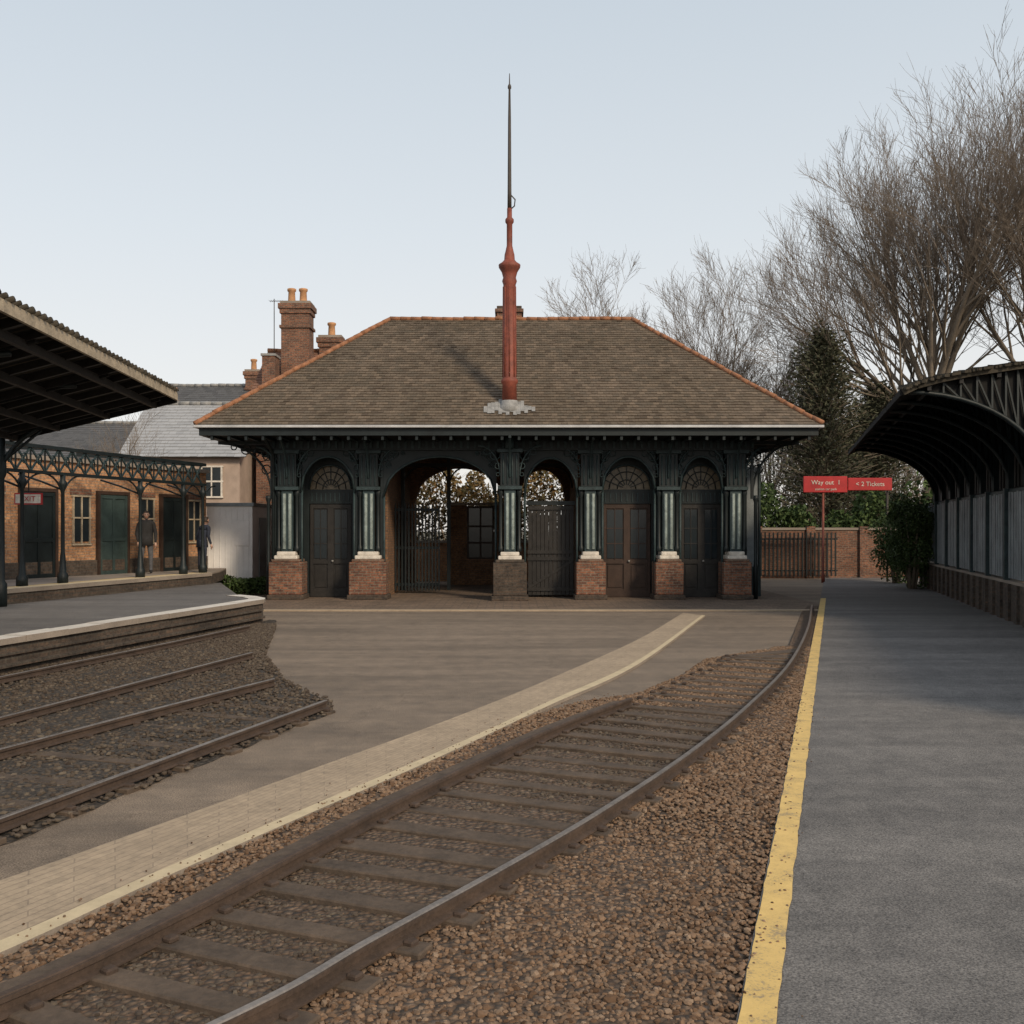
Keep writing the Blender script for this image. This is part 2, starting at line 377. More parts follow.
sweep(b,off,[(-.06,0),(.06,0),(.06,.07),(-.06,.07)],.0,'sleeper'); b.obj('timber_edge',trk)
b=MB(); sleepers(b,cr(RAIL_L+[(2.3,13.1),(3.4,15.5)],24),pr,.40,.018); b.obj('sleepers',trk,.008)
def trackpair(name,A,B):
    e=empty(name); a=cr(A,20); c=cr(B,20)
    b=MB(); rail(b,a,.045); rail(b,c,.045); b.obj('rails',e)
    b=MB(); sleepers(b,a,c,.62,.008); b.obj('sleepers',e,.006)
trackpair('siding_track',[(-5.6,4.9),(-4.38,8.56),(-3.7,10.6),(-3.0,12.6)],[(-4.35,3.0),(-3.33,6.5),(-2.65,8.9),(-2.05,11.0)])
trackpair('siding_track',[(-8.1,5.2),(-6.55,12.7),(-5.8,16.2),(-5.15,19.6)],[(-6.2,5.4),(-5.12,10.0),(-4.6,12.4),(-3.98,15.3)])
edge=[(-5.2,-2),(-4.3,2.2),(-3.30,6.1),(-2.62,8.6),(-1.98,10.9),(-2.1,11.6),(-3.05,13.3),(-3.95,15.9),(-4.75,19.9),(-5.2,22.0)]
def ex(y):
    if y<10.9: return lerpx(edge[:5],y)
    return lerpx(edge[4:],y)
PE=lambda y:-7.0+(y-13.6)*(1.64/7.8)
b=MB(); rows=[]; y=-2.
while y<22:
    xl=PE(y)-.1; xr=ex(y)+.02*math.sin(y*3)+.02*math.sin(y*9); n=20
    rows.append([(xl+(xr-xl)*k/n,y,.004+(0 if k==n else .018+.010*hn(xl+(xr-xl)*k/n,y)+.008*R.random())) for k in range(n+1)]); y+=.15
vs=[p for r in rows for p in r]; n=21
fs=[(i*n+k,i*n+k+1,(i+1)*n+k+1,(i+1)*n+k) for i in range(len(rows)-1) for k in range(n-1)]
b.add(vs,fs,'grav2',True); b.obj('siding_ballast')
b=MB()
for _ in range(20000):
    y=5.5+R.random()*15.5; xl=PE(y); xr=ex(y)+.03; x=xl+(xr-xl)*R.random()
    if x/y<-.56: continue
    stone(b,x,y,.022+R.random()*.014,R.uniform(.015,.032),'stone2')
b.obj('siding_stones')
# ------------------------------------------------------------------ left platforms
lp=empty('left_platform')
e0=(PE(-6),-6.0); e1=(-5.36,21.4)
poly=[e0,e1,(-5.45,21.9),(-5.8,22.5),(-6.3,23.0),(-8.3,28.5),(-25,28.5),(-25,-6)]
b=MB(); b.prism(poly,0,.46,'dbrick','path')
b.prism([(x,y) for x,y in poly],.462,.498,'path','path'); b.obj('deck',lp)
b=MB(); d=Vector((1.64,7.8,0)).normalized(); nrm=Vector((d.y,-d.x,0))
p0=Vector((e0[0],e0[1],0)); p1=Vector((e1[0],e1[1],0)); seg=30
for i in range(seg):
    a=p0.lerp(p1,i/seg)+d*.004; c=p0.lerp(p1,(i+1)/seg)-d*.004
    j=R.uniform(-.012,.012); zt=R.uniform(-.004,.006)
    P=[a-nrm*.30,a+nrm*(.05+j),c+nrm*(.05+j),c-nrm*.30]
    b.prism([(q.x,q.y) for q in P],.43,.515+zt,'conc','whitee')
arc=[(-5.36,21.4),(-5.45,21.9),(-5.8,22.5),(-6.3,23.0)]
for i in range(3):
    a=Vector((*arc[i],0)); c=Vector((*arc[i+1],0)); t=(c-a).normalized(); nn_=Vector((t.y,-t.x,0))
    P=[a-nn_*.3,a+nn_*.05,c+nn_*.05,c-nn_*.3]; b.prism([(q.x,q.y) for q in P],.432,.513,'conc','whitee')
b.obj('coping_edge',lp)
b=MB()
for zc,o in ((.30,.035),(.14,.07)):
    a=p0+nrm*o/2; c=p1+nrm*o/2; b.bar((a.x,a.y,zc),(c.x,c.y,zc),o+.03,.05,'dbrick')
b.obj('corbel_courses',lp)
up=empty('upper_platform')
b=MB(); UE=lambda y:-10.24+(y-20)*(1.84/7.9)
pu=[(UE(2),2),(UE(27.9),27.9),(-8.6,29.5),(-9.0,31.5),(-25,31.5),(-25,2)]
b.prism(pu,.5,.76,'dbrick','conc'); b.prism(pu,.762,.8,'conc','conc')
b.obj('deck',up)
b=MB(); a=Vector((UE(2),2,0)); c=Vector((UE(27.9),27.9,0)); dd=(c-a).normalized(); n2=Vector((dd.y,-dd.x,0))
P=[a-n2*.35,a+n2*.04,c+n2*.04,c-n2*.35]; b.prism([(q.x,q.y) for q in P],.72,.812,'conc','kerb')
P=[a-n2*.55,a-n2*.45,c-n2*.45,c-n2*.55]; b.prism([(q.x,q.y) for q in P],.80,.806,'yellow'); b.obj('coping_edge',up)
# ------------------------------------------------------------------ helpers for buildings
def face_tiles(b,A,B,C,D,row,tw,m,lift=.03,jit=.006):
    A,B,C,D=map(Vector,(A,B,C,D)); s=(B-A).normalized()
    mid=(D-A)-s*(D-A).dot(s); H=mid.length; upv=mid.normalized(); nrm=s.cross(upv)
    if nrm.z<0: nrm=-nrm
    n=max(1,round(H/row)); L=(B-A).length; sD=(D-A).dot(s); sC=(C-A).dot(s)
    for i in range(n):
        t0,t1=i/n,(i+1)/n
        l0,r0=sD*t0,L+(sC-L)*t0; l1,r1=sD*t1,L+(sC-L)*t1
        x=math.floor(min(l0,l1)/tw)*tw+(tw/2 if i%2 else 0)-tw
        while x<max(r0,r1):
            xa,xb=x+.002,x+tw-.002
            a0=min(max(xa,l0),r0);b0=min(max(xb,l0),r0);a1=min(max(xa,l1),r1);b1=min(max(xb,l1),r1)
            x+=tw
            if b0-a0<.003 and b1-a1<.003: continue
            j=lift+R.uniform(-jit,jit); dz=R.uniform(-.010,.010)
            p0=A+s*a0+upv*(H*t0+dz); p1=A+s*b0+upv*(H*t0+dz)
            q0=A+s*a1+upv*(H*t1+.004); q1=A+s*b1+upv*(H*t1+.004)
            b.add([p0,p1,p0+nrm*j,p1+nrm*j,q1+nrm*.004,q0+nrm*.004],[(0,1,3,2),(2,3,4,5)],m)
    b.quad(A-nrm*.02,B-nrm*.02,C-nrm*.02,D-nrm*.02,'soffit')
def ridge(b,a,c,r,m,L=.4):
    a=Vector(a);c=Vector(c);n=max(1,int((c-a).length/L))
    for i in range(n):
        p=a.lerp(c,i/n);q=a.lerp(c,(i+1.06)/n); j=R.uniform(-.014,.014)
        b.tube([p+Vector((0,0,j)),q+Vector((0,0,j))],[r*1.1,r*.92],8,m,True)
def arch_panel(b,x0,x1,zs,zc,zt,y0,y1,m,n=16,pw=1.,ring=None,rr=.05):
    pts=[]
    for i in range(n+1):
        t=-1+2*i/n; pts.append((x0+(x1-x0)*i/n, zs+(zc-zs)*(max(0,1-abs(t)**2))**(.5*pw)))
    for i in range(n):
        (xa,za),(xb,zb)=pts[i],pts[i+1]
        b.quad((xa,y0,za),(xb,y0,zb),(xb,y0,zt),(xa,y0,zt),m)
        b.quad((xa,y1,za),(xb,y1,zb),(xb,y1,zt),(xa,y1,zt),m)
        b.quad((xa,y0,za),(xb,y0,zb),(xb,y1,zb),(xa,y1,za),m)
    if ring: b.tube([(x,y0-.02,z) for x,z in pts],rr,6,ring)
    return pts
XZ=((1,0,0),(0,0,1))
# ------------------------------------------------------------------ station building
st=empty('station_building')
cols=[(-6.49,.95),(-4.14,1.06),(-.06,.95),(2.26,.84),(4.51,.80),(6.46,.80)]
b=MB()
for i,(x,w) in enumerate(cols):
    y=28.6 if i!=2 else 28.1
    m='dbrick' if i==2 else 'brick'
    h=w/2
    b.box(x-h-.05,x+h+.05,y-.05,y+.86,0,.14,'dbrick'); b.box(x-h,x+h,y,y+.8,.14,1.08,m); b.box(x-h*.86,x+h*.86,y+.03,y+.77,1.08,1.16,m)
b.obj('brick_plinths',st,.018)
b=MB()
for i,(x,w) in enumerate(cols):
    y=28.6 if i!=2 else 28.1; h=w/2*.70
    b.box(x-h,x+h,y+.05,y+.75,1.16,1.27,'white'); b.box(x-h*.8,x+h*.8,y+.1,y+.7,1.27,1.38,'white')
b.obj('stone_caps',st,.02)
b=MB()
for i,(x,w) in enumerate(cols):
    y=(28.6 if i!=2 else 28.1)+.4
    wide=i in(0,1)
    b.box(x-.165,x+.165,y-.15,y+.15,1.38,3.15,'teal2')
    for k in (-.08,.08): b.tube([(x+k,y-.16,1.45),(x+k,y-.16,3.05)],.052,6,'pale')
    for sx in (-1,1):
        b.lathe(x+sx*.26,y-.05,[(.085,1.38),(.085,1.5),(.055,1.56),(.055,2.95),(.09,3.05),(.09,3.15)],8,'teal')
    if wide:
        b.box(x-.42,x-.33,y-.05,y+.2,1.2,4.4,'teal'); b.box(x+.33,x+.42,y-.05,y+.2,1.2,4.4,'teal')
    b.box(x-.34,x+.34,y-.22,y+.3,3.15,3.25,'teal2')
    b.box(x-.27,x+.27,y-.18,y+.25,3.25,4.2,'teal')
    for k in (-.19,-.065,.065,.19): b.tube([(x+k,y-.19,3.3),(x+k,y-.19,4.15)],.024,6,'teal2')
    b.box(x-.36,x+.36,y-.25,y+.3,4.2,4.30,'teal2')
    pts=[(x,y-.2-1.0*(1-math.cos(t)),3.5+1.05*math.sin(t)) for t in [k*math.pi/16 for k in range(9)]]
    b.tube(pts,.035,6,'teal2')
    b.bar((x,y-.2,4.55),(x,y-1.25,4.55),.08,.09,'teal')
    for sx in (-1,1):
        pts=[(x+sx*(.28+.62*(1-math.cos(t))),y-.1,3.55+.85*math.sin(t)) for t in [k*math.pi/16 for k in range(9)]]
        b.tube(pts,.028,5,'teal2')
        for cx,cz,r in ((.42,4.13,.14),(.66,4.22,.085),(.34,3.82,.085),(.34,3.58,.05)):
            b.ring((x+sx*cx,y-.1,cz),r,XZ,.017,'teal2')
b.obj('iron_columns',st,.008)
b=MB()
bays=[(-6.1,-4.55,3.1,4.12),(-3.72,-.45,2.95,4.12),(.35,1.9,2.95,4.08),(2.6,4.15,3.1,4.12),(4.85,6.1,3.1,4.12)]
for x0,x1,zs,zc in bays:
    arch_panel(b,x0,x1,zs,zc,4.3,28.95,29.03,'teal',20,1.,'teal2',.035)
    cx=(x0+x1)/2; W=(x1-x0)/2
    for sx in (-1,1):
        b.tube([(cx+sx*(W-.02),28.95,0.05),(cx+sx*(W-.02),28.95,zs+.1)],.035,6,'teal2')
        for fx,cz,r in (((.16,4.12,.13),(.14,3.88,.08),(.36,4.19,.075),(.56,4.22,.05)) if W>1 else ((.09,4.17,.07),(.07,4.02,.05))):
            b.ring((cx+sx*(W-fx),28.94,cz),r,XZ,.015,'teal2'); b.ring((cx+sx*(W-fx),28.94,cz),r*.45,XZ,.012,'teal2',8)
b.box(-6.95,6.95,28.85,29.15,4.302,4.62,'teal')
for k in range(70):
    x=-6.9+k*.2; b.box(x,x+.07,28.80,28.85,4.36,4.56,'teal2')
b.obj('arched_spandrels',st)
doors=MB(); w=MB()
def pdoor(x0,x1,y,z1,m='wood'):
    n=2; doors.box(x0,x1,y+.04,y+.09,.0,z1,m)
    wd=(x1-x0)/n
    for i in range(n):
        a=x0+i*wd; c=a+wd
        for (q0,q1) in ((a+.0,a+.09),(c-.09,c)): doors.box(q0,q1,y,y+.04,.02,z1,m)
        for zz0,zz1 in ((.02,.25),(1.0,1.12),(z1-.12,z1)): doors.box(a+.09,c-.09,y+.002,y+.04,zz0,zz1,m)
        doors.box(a+.12,c-.12,y+.02,y+.04,1.16,z1-.16,'glass')
        doors.bar((a+wd/2,y+.015,1.12),(a+wd/2,y+.015,z1-.12),.03,.02,m)
        for zz0 in (1.6,2.05): doors.bar((a+.1,y+.015,zz0),(c-.1,y+.015,zz0),.02,.03,m)
        doors.box(a+.14,c-.14,y+.015,y+.04,.31,.94,m)
    doors.lathe((x0+x1)/2+.06,y-.03,[(.03,1.05),(.035,1.08),(.03,1.11)],8,'lead')
def screen(x0,x1,ys,bx0,bx1,m):
    w.box(x0,bx0,ys,ys+.2,0,4.6,'teal'); w.box(bx1,x1,ys,ys+.2,0,4.6,'teal')
    w.box(bx0,bx1,ys+.01,ys+.19,2.78,3.2,'teal')
    for k in range(9):
        xx=bx0+.08+(bx1-bx0-.16)*k/8; w.box(xx-.015,xx+.015,ys-.012,ys+.01,2.84,3.1,'teal2')
    arch_panel(w,bx0,bx1,3.22,3.92,4.6,ys+.01,ys+.15,'teal',16,1.,'teal2',.03)
    cx=(bx0+bx1)/2; r=(bx1-bx0)/2-.03
    w.quad((bx0,ys+.1,3.2),(bx1,ys+.1,3.2),(bx1,ys+.1,3.95),(bx0,ys+.1,3.95),'fan')
    for k in range(1,8):
        t=math.pi*k/8; w.bar((cx+.12*math.cos(t),ys+.07,3.22+.12*math.sin(t)),(cx+r*math.cos(t),ys+.07,3.22+.68*math.sin(t)),.025,.025,'teal')
    for q in (.4,.75):
        w.tube([(cx+r*q*math.cos(t),ys+.07,3.22+.68*q*math.sin(t)) for t in [k*math.pi/10 for k in range(11)]],.014,4,'teal')
    pdoor(bx0+.02,bx1-.02,ys+.04,2.76,m)
screen(-6.95,-3.9,29.6,-6.0,-4.75,'wood')
screen(2.1,4.62,29.6,2.68,4.12,'wood2')
screen(4.62,6.95,29.6,4.98,6.22,'wood')
w.obj('screen_wall',st); doors.obj('doors',st)
b=MB()
b.box(-6.95,-6.7,29.8,36.4,0,4.6,'brick'); b.box(6.7,6.95,29.8,36.4,0,4.6,'brick')
b.box(-3.9,-3.7,29.8,36.4,0,4.6,'hallbrick'); b.box(2.1,2.3,29.8,36.4,0,4.6,'hallbrick')
yb=36.4
b.box(-6.95,-3.55,yb,yb+.35,0,4.6,'hallbrick'); b.box(-.25,.25,yb,yb+.35,0,4.6,'hallbrick'); b.box(1.95,6.95,yb,yb+.35,0,4.6,'hallbrick')
arch_panel(b,-3.55,-.25,3.0,4.25,4.6,yb,yb+.35,'hallbrick'); arch_panel(b,.25,1.95,3.0,4.2,4.6,yb,yb+.35,'hallbrick')
b.box(-2.35,-1.65,yb+.05,yb+.25,0,2.9,'hallbrick'); b.box(-1.65,-.65,yb+.05,yb+.25,0,.9,'hallbrick'); b.box(-.65,-.25,yb+.05,yb+.25,0,2.9,'hallbrick')
b.box(-2.35,-.25,yb+.04,yb+.26,2.902,3.0,'conc')
b.obj('brick_walls',st)
b=MB()
b.box(-1.63,-.67,yb+.14,yb+.18,.95,2.85,'glass')
for xx in (-1.64,-1.18,-.72): b.box(xx,xx+.06,yb+.03,yb+.13,.95,2.88,'wood2')
for z in (.93,1.5,2.1,2.8): b.box(-1.58,-.72,yb+.035,yb+.12,z,z+.07,'wood2')
for k in range(14):
    x=-3.68+k*.105; b.box(x,x+.045,31.4,31.44,.1,2.75,'teal')
    b.add([(x,31.4,2.75),(x+.045,31.4,2.75),(x+.022,31.42,2.88)],[(0,1,2)],'teal')
for z in (.25,1.4,2.6): b.box(-3.70,-2.3,31.45,31.49,z,z+.08,'teal')
for x in (-3.62,-2.1,.2): b.box(x-.06,x+.06,33.2,33.32,0,4.6,'teal')
b.box(-3.7,2.1,33.22,33.32,4.1,4.22,'teal')
for x0_,x1_ in ((-3.62,-2.1),(-2.1,.2),(.2,2.0)):
    for s_,xx in ((1,x0_),(-1,x1_)):
        b.tube([(xx+s_*.6*(1-math.cos(t)),33.26,3.4+.7*math.sin(t)) for t in [k*math.pi/16 for k in range(9)]],.03,5,'teal')
for k in range(8):
    x=.62+k*.15; b.box(x,x+.125,33.24,33.28,.1,2.5,'wood2')
for k in range(11):
    x=.48+k*.123; b.box(x,x+.11,29.62,29.66,.08,2.72,'wood')
for z in (.2,1.1,1.3,2.6): b.box(.46,1.82,29.58,29.62,z,z+.1,'wood')
b.bar((.5,29.6,.3),(1.8,29.6,1.1),.03,.08,'wood')
b.box(.42,1.86,29.6,29.72,2.74,2.86,'teal')
b.obj('window_and_gates',st)
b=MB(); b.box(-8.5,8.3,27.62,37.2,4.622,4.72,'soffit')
for k in range(36): 
    x=-8.3+k*.47; b.box(x,x+.08,27.6,29.0,4.55,4.62,'teal'); b.box(x,x+.08,36.8,37.1,4.55,4.62,'teal')
    b.box(x,x+.07,27.52,27.62,4.48,4.60,'teal')
b.box(-8.6,8.42,27.47,27.60,4.60,4.79,'teal'); b.box(-8.6,-8.48,27.6,37.3,4.60,4.79,'teal'); b.box(8.30,8.42,27.6,37.3,4.60,4.79,'teal'); b.box(-8.6,8.42,37.3,37.4,4.6,4.79,'teal')
b.obj('soffit_and_fascia',st)
b=MB()
b.box(-8.72,8.54,27.33,27.45,4.80,4.875,'gutter'); b.box(-8.72,-8.62,27.45,37.4,4.80,4.875,'gutter'); b.box(8.44,8.54,27.45,37.4,4.80,4.875,'gutter')
b.tube([(-6.9,28.9,0),(-6.9,28.9,4.2),(-7.0,28.3,4.6)],.05,8,'teal')
b.obj('gutter',st,.02)
b=MB()
for sx,xe,wx in ((-1,-8.5,-6.95),(1,8.3,6.95)):
    for y in (28.95,31.5,34,36.3):
        b.bar((wx,y,4.52),(xe,y,4.52),.07,.09,'teal'); b.bar((wx,y,2.9),(wx,y,4.5),.08,.08,'teal')
        L=abs(xe-wx)-.1
        b.tube([(wx+sx*L*(1-math.cos(t)),y,2.95+1.55*math.sin(t)) for t in [k*math.pi/20 for k in range(11)]],.035,6,'teal')
        for cx,cz,r in ((.3,4.2,.22),(.75,4.33,.14),(.16,3.75,.13),(1.1,4.4,.08)):
            b.ring((wx+sx*cx,y,cz),r,XZ,.018,'teal')
    b.lathe(wx+sx*.1,28.95,[(.07,0),(.07,.9),(.05,1.0),(.05,2.8),(.08,2.9),(.08,3.0)],8,'teal')
b.box(7.02,7.42,30.2,30.26,.9,3.9,'panel'); b.box(6.98,7.5,30.14,30.32,0,.9,'teal2')
for x in (6.98,7.44): b.box(x,x+.06,30.16,30.3,.9,4.0,'teal2')
b.obj('eaves_brackets',st)
FL=(-8.68,27.36,4.88);FR=(8.5,27.36,4.88);BLc=(-8.68,37.45,4.88);BR=(8.5,37.45,4.88);RL=(-3.95,32.4,8.8);RRt=(3.88,32.4,8.8)
b=MB()
face_tiles(b,FL,FR,RRt,RL,.15,.17,'tile'); face_tiles(b,BR,BLc,RL,RRt,.3,.34,'tile')
face_tiles(b,BLc,FL,RL,RL,.2,.25,'tile'); face_tiles(b,FR,BR,RRt,RRt,.2,.25,'tile')
b.obj('tiled_roof',st)
b=MB()
upz=Vector((0,0,.04))
for a,c in ((RL,RRt),(FL,RL),(FR,RRt),(BLc,RL),(BR,RRt)): ridge(b,Vector(a)+upz,Vector(c)+upz,.07,'terra',.33)
b.obj('ridge_tiles',st)
b=MB()
b.box(-.5,.32,32.9,33.6,8.2,9.16,'brick'); b.box(-.56,.38,32.84,33.66,9.16,9.28,'brick'); b.box(-.5,.32,32.9,33.6,9.28,9.38,'dbrick')
b.obj('roof_chimney',st,.01)
b=MB(); mx,my=-.07,28.15
b.lathe(mx,my,[(.33,5.3),(.30,5.46),(.25,5.52),(.225,5.64)],12,'lead')
for k in range(14):
    u_=abs(k-6.5)/6.5
    x=mx-.72+k*.103; j=R.uniform(-.08,.08)
    y0_=my-.42+j+.12*u_; y1_=my+.22-.28*u_+R.uniform(-.1,.1)
    zf=lambda y:4.88+(y-27.36)*.778+.055
    b.quad((x,y0_,zf(y0_)),(x+.1,y0_,zf(y0_)),(x+.1,y1_,zf(y1_)),(x,y1_,zf(y1_)),'lead')
b.lathe(mx,my,[(.21,5.6),(.20,6.1),(.235,6.15),(.235,6.22),(.185,6.28),(.175,8.9),(.21,9.0),(.18,9.1),(.22,9.25),(.30,9.38),(.31,9.46),(.22,9.52),(.15,9.6),(.14,9.75),(.12,9.82),(.08,10.0),(.08,10.6),(.12,10.66),(.12,10.74),(.07,10.8),(.07,11.05)],16,'red')
for k in range(8):
    t=k*math.pi/4; b.tube([(mx+.185*math.cos(t),my+.185*math.sin(t),6.3),(mx+.172*math.cos(t),my+.172*math.sin(t),8.85)],.02,5,'red')
b.lathe(mx,my,[(.06,11.05),(.055,11.6),(.042,13.6),(.028,14.4),(.05,14.43),(.05,14.5),(.018,14.56),(.010,14.85)],10,'mastdark')
b.tube([(mx,my,11.0),(mx+.14,my,11.12),(mx+.16,my,11.3),(mx+.05,my,11.42)],.02,5,'mastdark')
b.lathe(mx,28.15,[(.12,4.3),(.12,4.62)],10,'teal2')
b.obj('finial_mast',st)
# ------------------------------------------------------------------ houses
def house(name,x0,x1,y0,y1,ze,zr,wall,tile,axis='x',win=True):
    e=empty(name); b=MB(); b.box(x0,x1,y0,y1,0,ze,wall)
    xm=(x0+x1)/2; ym=(y0+y1)/2
    if axis=='x':
        for x in (x0,x1): b.add([(x,y0,ze),(x,y1,ze),(x,ym,zr)],[(0,1,2)],wall)
    else:
        for y in (y0,y1): b.add([(x0,y,ze),(x1,y,ze),(xm,y,zr)],[(0,1,2)],wall)
    b.obj('walls',e)
    b=MB(); o=.35; k=(zr-ze)/((y1-y0)/2 if axis=='x' else (x1-x0)/2); zo=ze-o*k+.08; zt=zr+.08
    if axis=='x':
        face_tiles(b,(x0-o,y0-o,zo),(x1+o,y0-o,zo),(x1+o,ym,zt),(x0-o,ym,zt),.25,.3,tile)
        face_tiles(b,(x1+o,y1+o,zo),(x0-o,y1+o,zo),(x0-o,ym,zt),(x1+o,ym,zt),.5,.6,tile)
        ridge(b,(x0-o,ym,zt+.05),(x1+o,ym,zt+.05),.1,'terra' if tile=='redtile' else 'lead',.45)
    else:
        face_tiles(b,(x0-o,y1+o,zo),(x0-o,y0-o,zo),(xm,y0-o,zt),(xm,y1+o,zt),.25,.3,tile)
        face_tiles(b,(x1+o,y0-o,zo),(x1+o,y1+o,zo),(xm,y1+o,zt),(xm,y0-o,zt),.25,.3,tile)
        ridge(b,(xm,y0-o,zt+.05),(xm,y1+o,zt+.05),.1,'lead',.45)
        for s_ in (-1,1):
            b.bar((xm,y0-o-.03,zt-.02),(xm+s_*((x1-x0)/2+o),y0-o-.03,zo-.02),.04,.2,'white')
    b.obj('roof',e)
    if win:
        b=MB(); n=max(1,int((x1-x0)/2.0))
        for fl in range(int(ze//2.5)):
            for i in range(n):
                cx=x0+(i+.5)*(x1-x0)/n; z=fl*2.5+.9
                b.box(cx-.4,cx+.4,y0-.04,y0-.01,z,z+1.2,'glass')
                for (a,c,p,q) in ((-.45,-.38,0,1.2),(.38,.45,0,1.2),(-.025,.025,0,1.2)): b.box(cx+a,cx+c,y0-.08,y0-.005,z+p,z+q,'white')
                for zz_ in (-.07,.58,1.2): b.box(cx-.48,cx+.48,y0-.085,y0-.004,z+zz_,z+zz_+.07,'white')
        b.obj('windows',e)
    return e
def chimney(b,x,y,z0,z1,w,d,pots):
    b.box(x-w/2,x+w/2,y-d/2,y+d/2,z0,z1-.55,'brick')
    b.box(x-w/2-.07,x+w/2+.07,y-d/2-.07,y+d/2+.07,z1-1.2,z1-1.08,'brick')
    b.box(x-w/2-.06,x+w/2+.06,y-d/2-.06,y+d/2+.06,z1-.55,z1-.35,'brick')
    b.box(x-w/2-.12,x+w/2+.12,y-d/2-.12,y+d/2+.12,z1-.35,z1-.12,'brick'); b.box(x-w/2-.04,x+w/2+.04,y-d/2-.04,y+d/2+.04,z1-.12,z1,'conc')
    for i in range(pots):
        px=x+(i-(pots-1)/2)*.52; b.lathe(px,y,[(.19,z1),(.17,z1+.1),(.15,z1+.5),(.20,z1+.55),(.20,z1+.64),(.14,z1+.66)],10,'pot')
h=house('brick_house',-11.0,-6.2,43,50,7.6,10.2,'brick','redtile',win=False)
b=MB(); chimney(b,-9.65,45,8.5,12.2,1.25,1.0,2); chimney(b,-8.4,46.6,8.5,11.0,1.0,.9,1)
b.box(-10.9,-10.35,43.6,44.5,8.0,9.6,'brick'); b.box(-10.95,-10.3,43.55,44.55,9.6,9.7,'lead'); b.obj('chimney_stacks',h)
b=MB(); b.tube([(-10.7,45,9.5),(-10.7,45,12.4)],.02,5,'mastdark'); b.tube([(-10.9,45,12.3),(-10.3,45,12.3)],.014,4,'mastdark')
for k in range(7): b.tube([(-10.9+k*.1,44.8,12.3),(-10.9+k*.1,45.2,12.3)],.008,4,'mastdark')
b.obj('aerial',h)
h=house('slate_house',-19.8,-13.4,56,62,8.3,10.4,'obrick','slate')
b=MB(); chimney(b,-15.2,58.9,9,11.4,.8,.8,1); b.obj('chimney_stack',h)
house('rendered_house',-15.9,-11.3,41.5,47.5,5.2,7.5,'render','paleslate')
h=house('terraced_house',-27,-17.5,50,57,5.6,7.6,'obrick','slate')
b=MB(); chimney(b,-18.2,53,6.5,8.9,.9,.8,2); b.obj('chimney_stack',h)
ps=empty('platform_building')
W0=Vector((-14.6,18.2,0)); W1=Vector((-9.45,30.9,0)); wd=(W1-W0).normalized(); wn=Vector((wd.y,-wd.x,0))
Lw=(W1-W0).length
def wp(s,o,z): q=W0+wd*s+wn*o; return Vector((q.x,q.y,z))
def wbox(b,s0,s1,o0,o1,z0,z1,m):
    vs=[wp(s,o,z) for z in (z0,z1) for s,o in ((s0,o1),(s1,o1),(s1,o0),(s0,o0))]
    b.add(vs,[(0,3,2,1),(4,5,6,7),(0,1,5,4),(1,2,6,5),(2,3,7,6),(3,0,4,7)],m)
b=MB(); wbox(b,0,Lw,-5,0,0,3.75,'obrick'); wbox(b,0,Lw,-.001,.06,.8,1.2,'dbrick'); wbox(b,-.05,Lw+.05,-5.05,.09,3.752,3.86,'conc'); b.obj('brick_walls',ps)
b=MB()
face_tiles(b,wp(.2,-.4,3.87),wp(Lw-.2,-.4,3.87),wp(Lw-.2,-2.5,4.1),wp(.2,-2.5,4.1),.25,.3,'slate')
b.obj('roof',ps)
b=MB()
for s,kind in ((6.0,'w'),(7.3,'d2'),(8.7,'w'),(9.8,'d'),(11.1,'w'),(12.2,'d2'),(13.1,'w')):
    if kind=='w':
        wbox(b,s-.26,s+.26,.005,.03,1.7,2.85,'glass')
        for a in (-.29,-.015,.26): wbox(b,s+a,s+a+.03,.004,.06,1.65,2.9,'cream')
        for z in (1.6,2.3,2.87): wbox(b,s-.32,s+.32,.006,.065,z,z+.04,'cream')
        wbox(b,s-.36,s+.36,.003,.02,2.92,3.08,'brick')
    else:
        m='greend' if kind=='d' else 'teal'
        wbox(b,s-.5,s+.5,.005,.05,.8,2.95,m)
        for a in (-.5,-.04,.42): wbox(b,s+a,s+a+.08,.05,.08,.8,2.95,m)
        for z in (.8,1.7,2.85): wbox(b,s-.42,s+.42,.052,.078,z,z+.1,m)
        wbox(b,s-.58,s-.5,.002,.1,.8,3.05,'wood2'); wbox(b,s+.5,s+.58,.002,.1,.8,3.05,'wood2'); wbox(b,s-.5,s+.5,.003,.1,2.96,3.05,'wood2')
b.obj('doors_and_windows',ps)
gd=empty('iron_platform_canopy')
GX=lambda y:-10.6+.274*(y-20.7)
b=MB(); g0,g1=6.0,28.0
for z,h in ((3.82,.08),(3.26,.07)): b.bar((GX(g0),g0,z),(GX(g1),g1,z),.1,h,'teal')
y=g0; k=0
while y<g1-.3:
    y2=y+.42
    b.bar((GX(y),y,3.28),(GX(y2),y2,3.80),.03,.04,'teal2'); b.bar((GX(y),y,3.80),(GX(y2),y2,3.28),.03,.04,'teal2')
    ym=(y+y2)/2; b.ring((GX(ym)+.03,ym,3.54),.11,((0,1,0),(0,0,1)),.018,'teal2',10)
    b.bar((GX(y),y,3.28),(GX(y),y,3.8),.03,.03,'teal'); y=y2
b.obj('lattice_girder',gd)
b=MB()
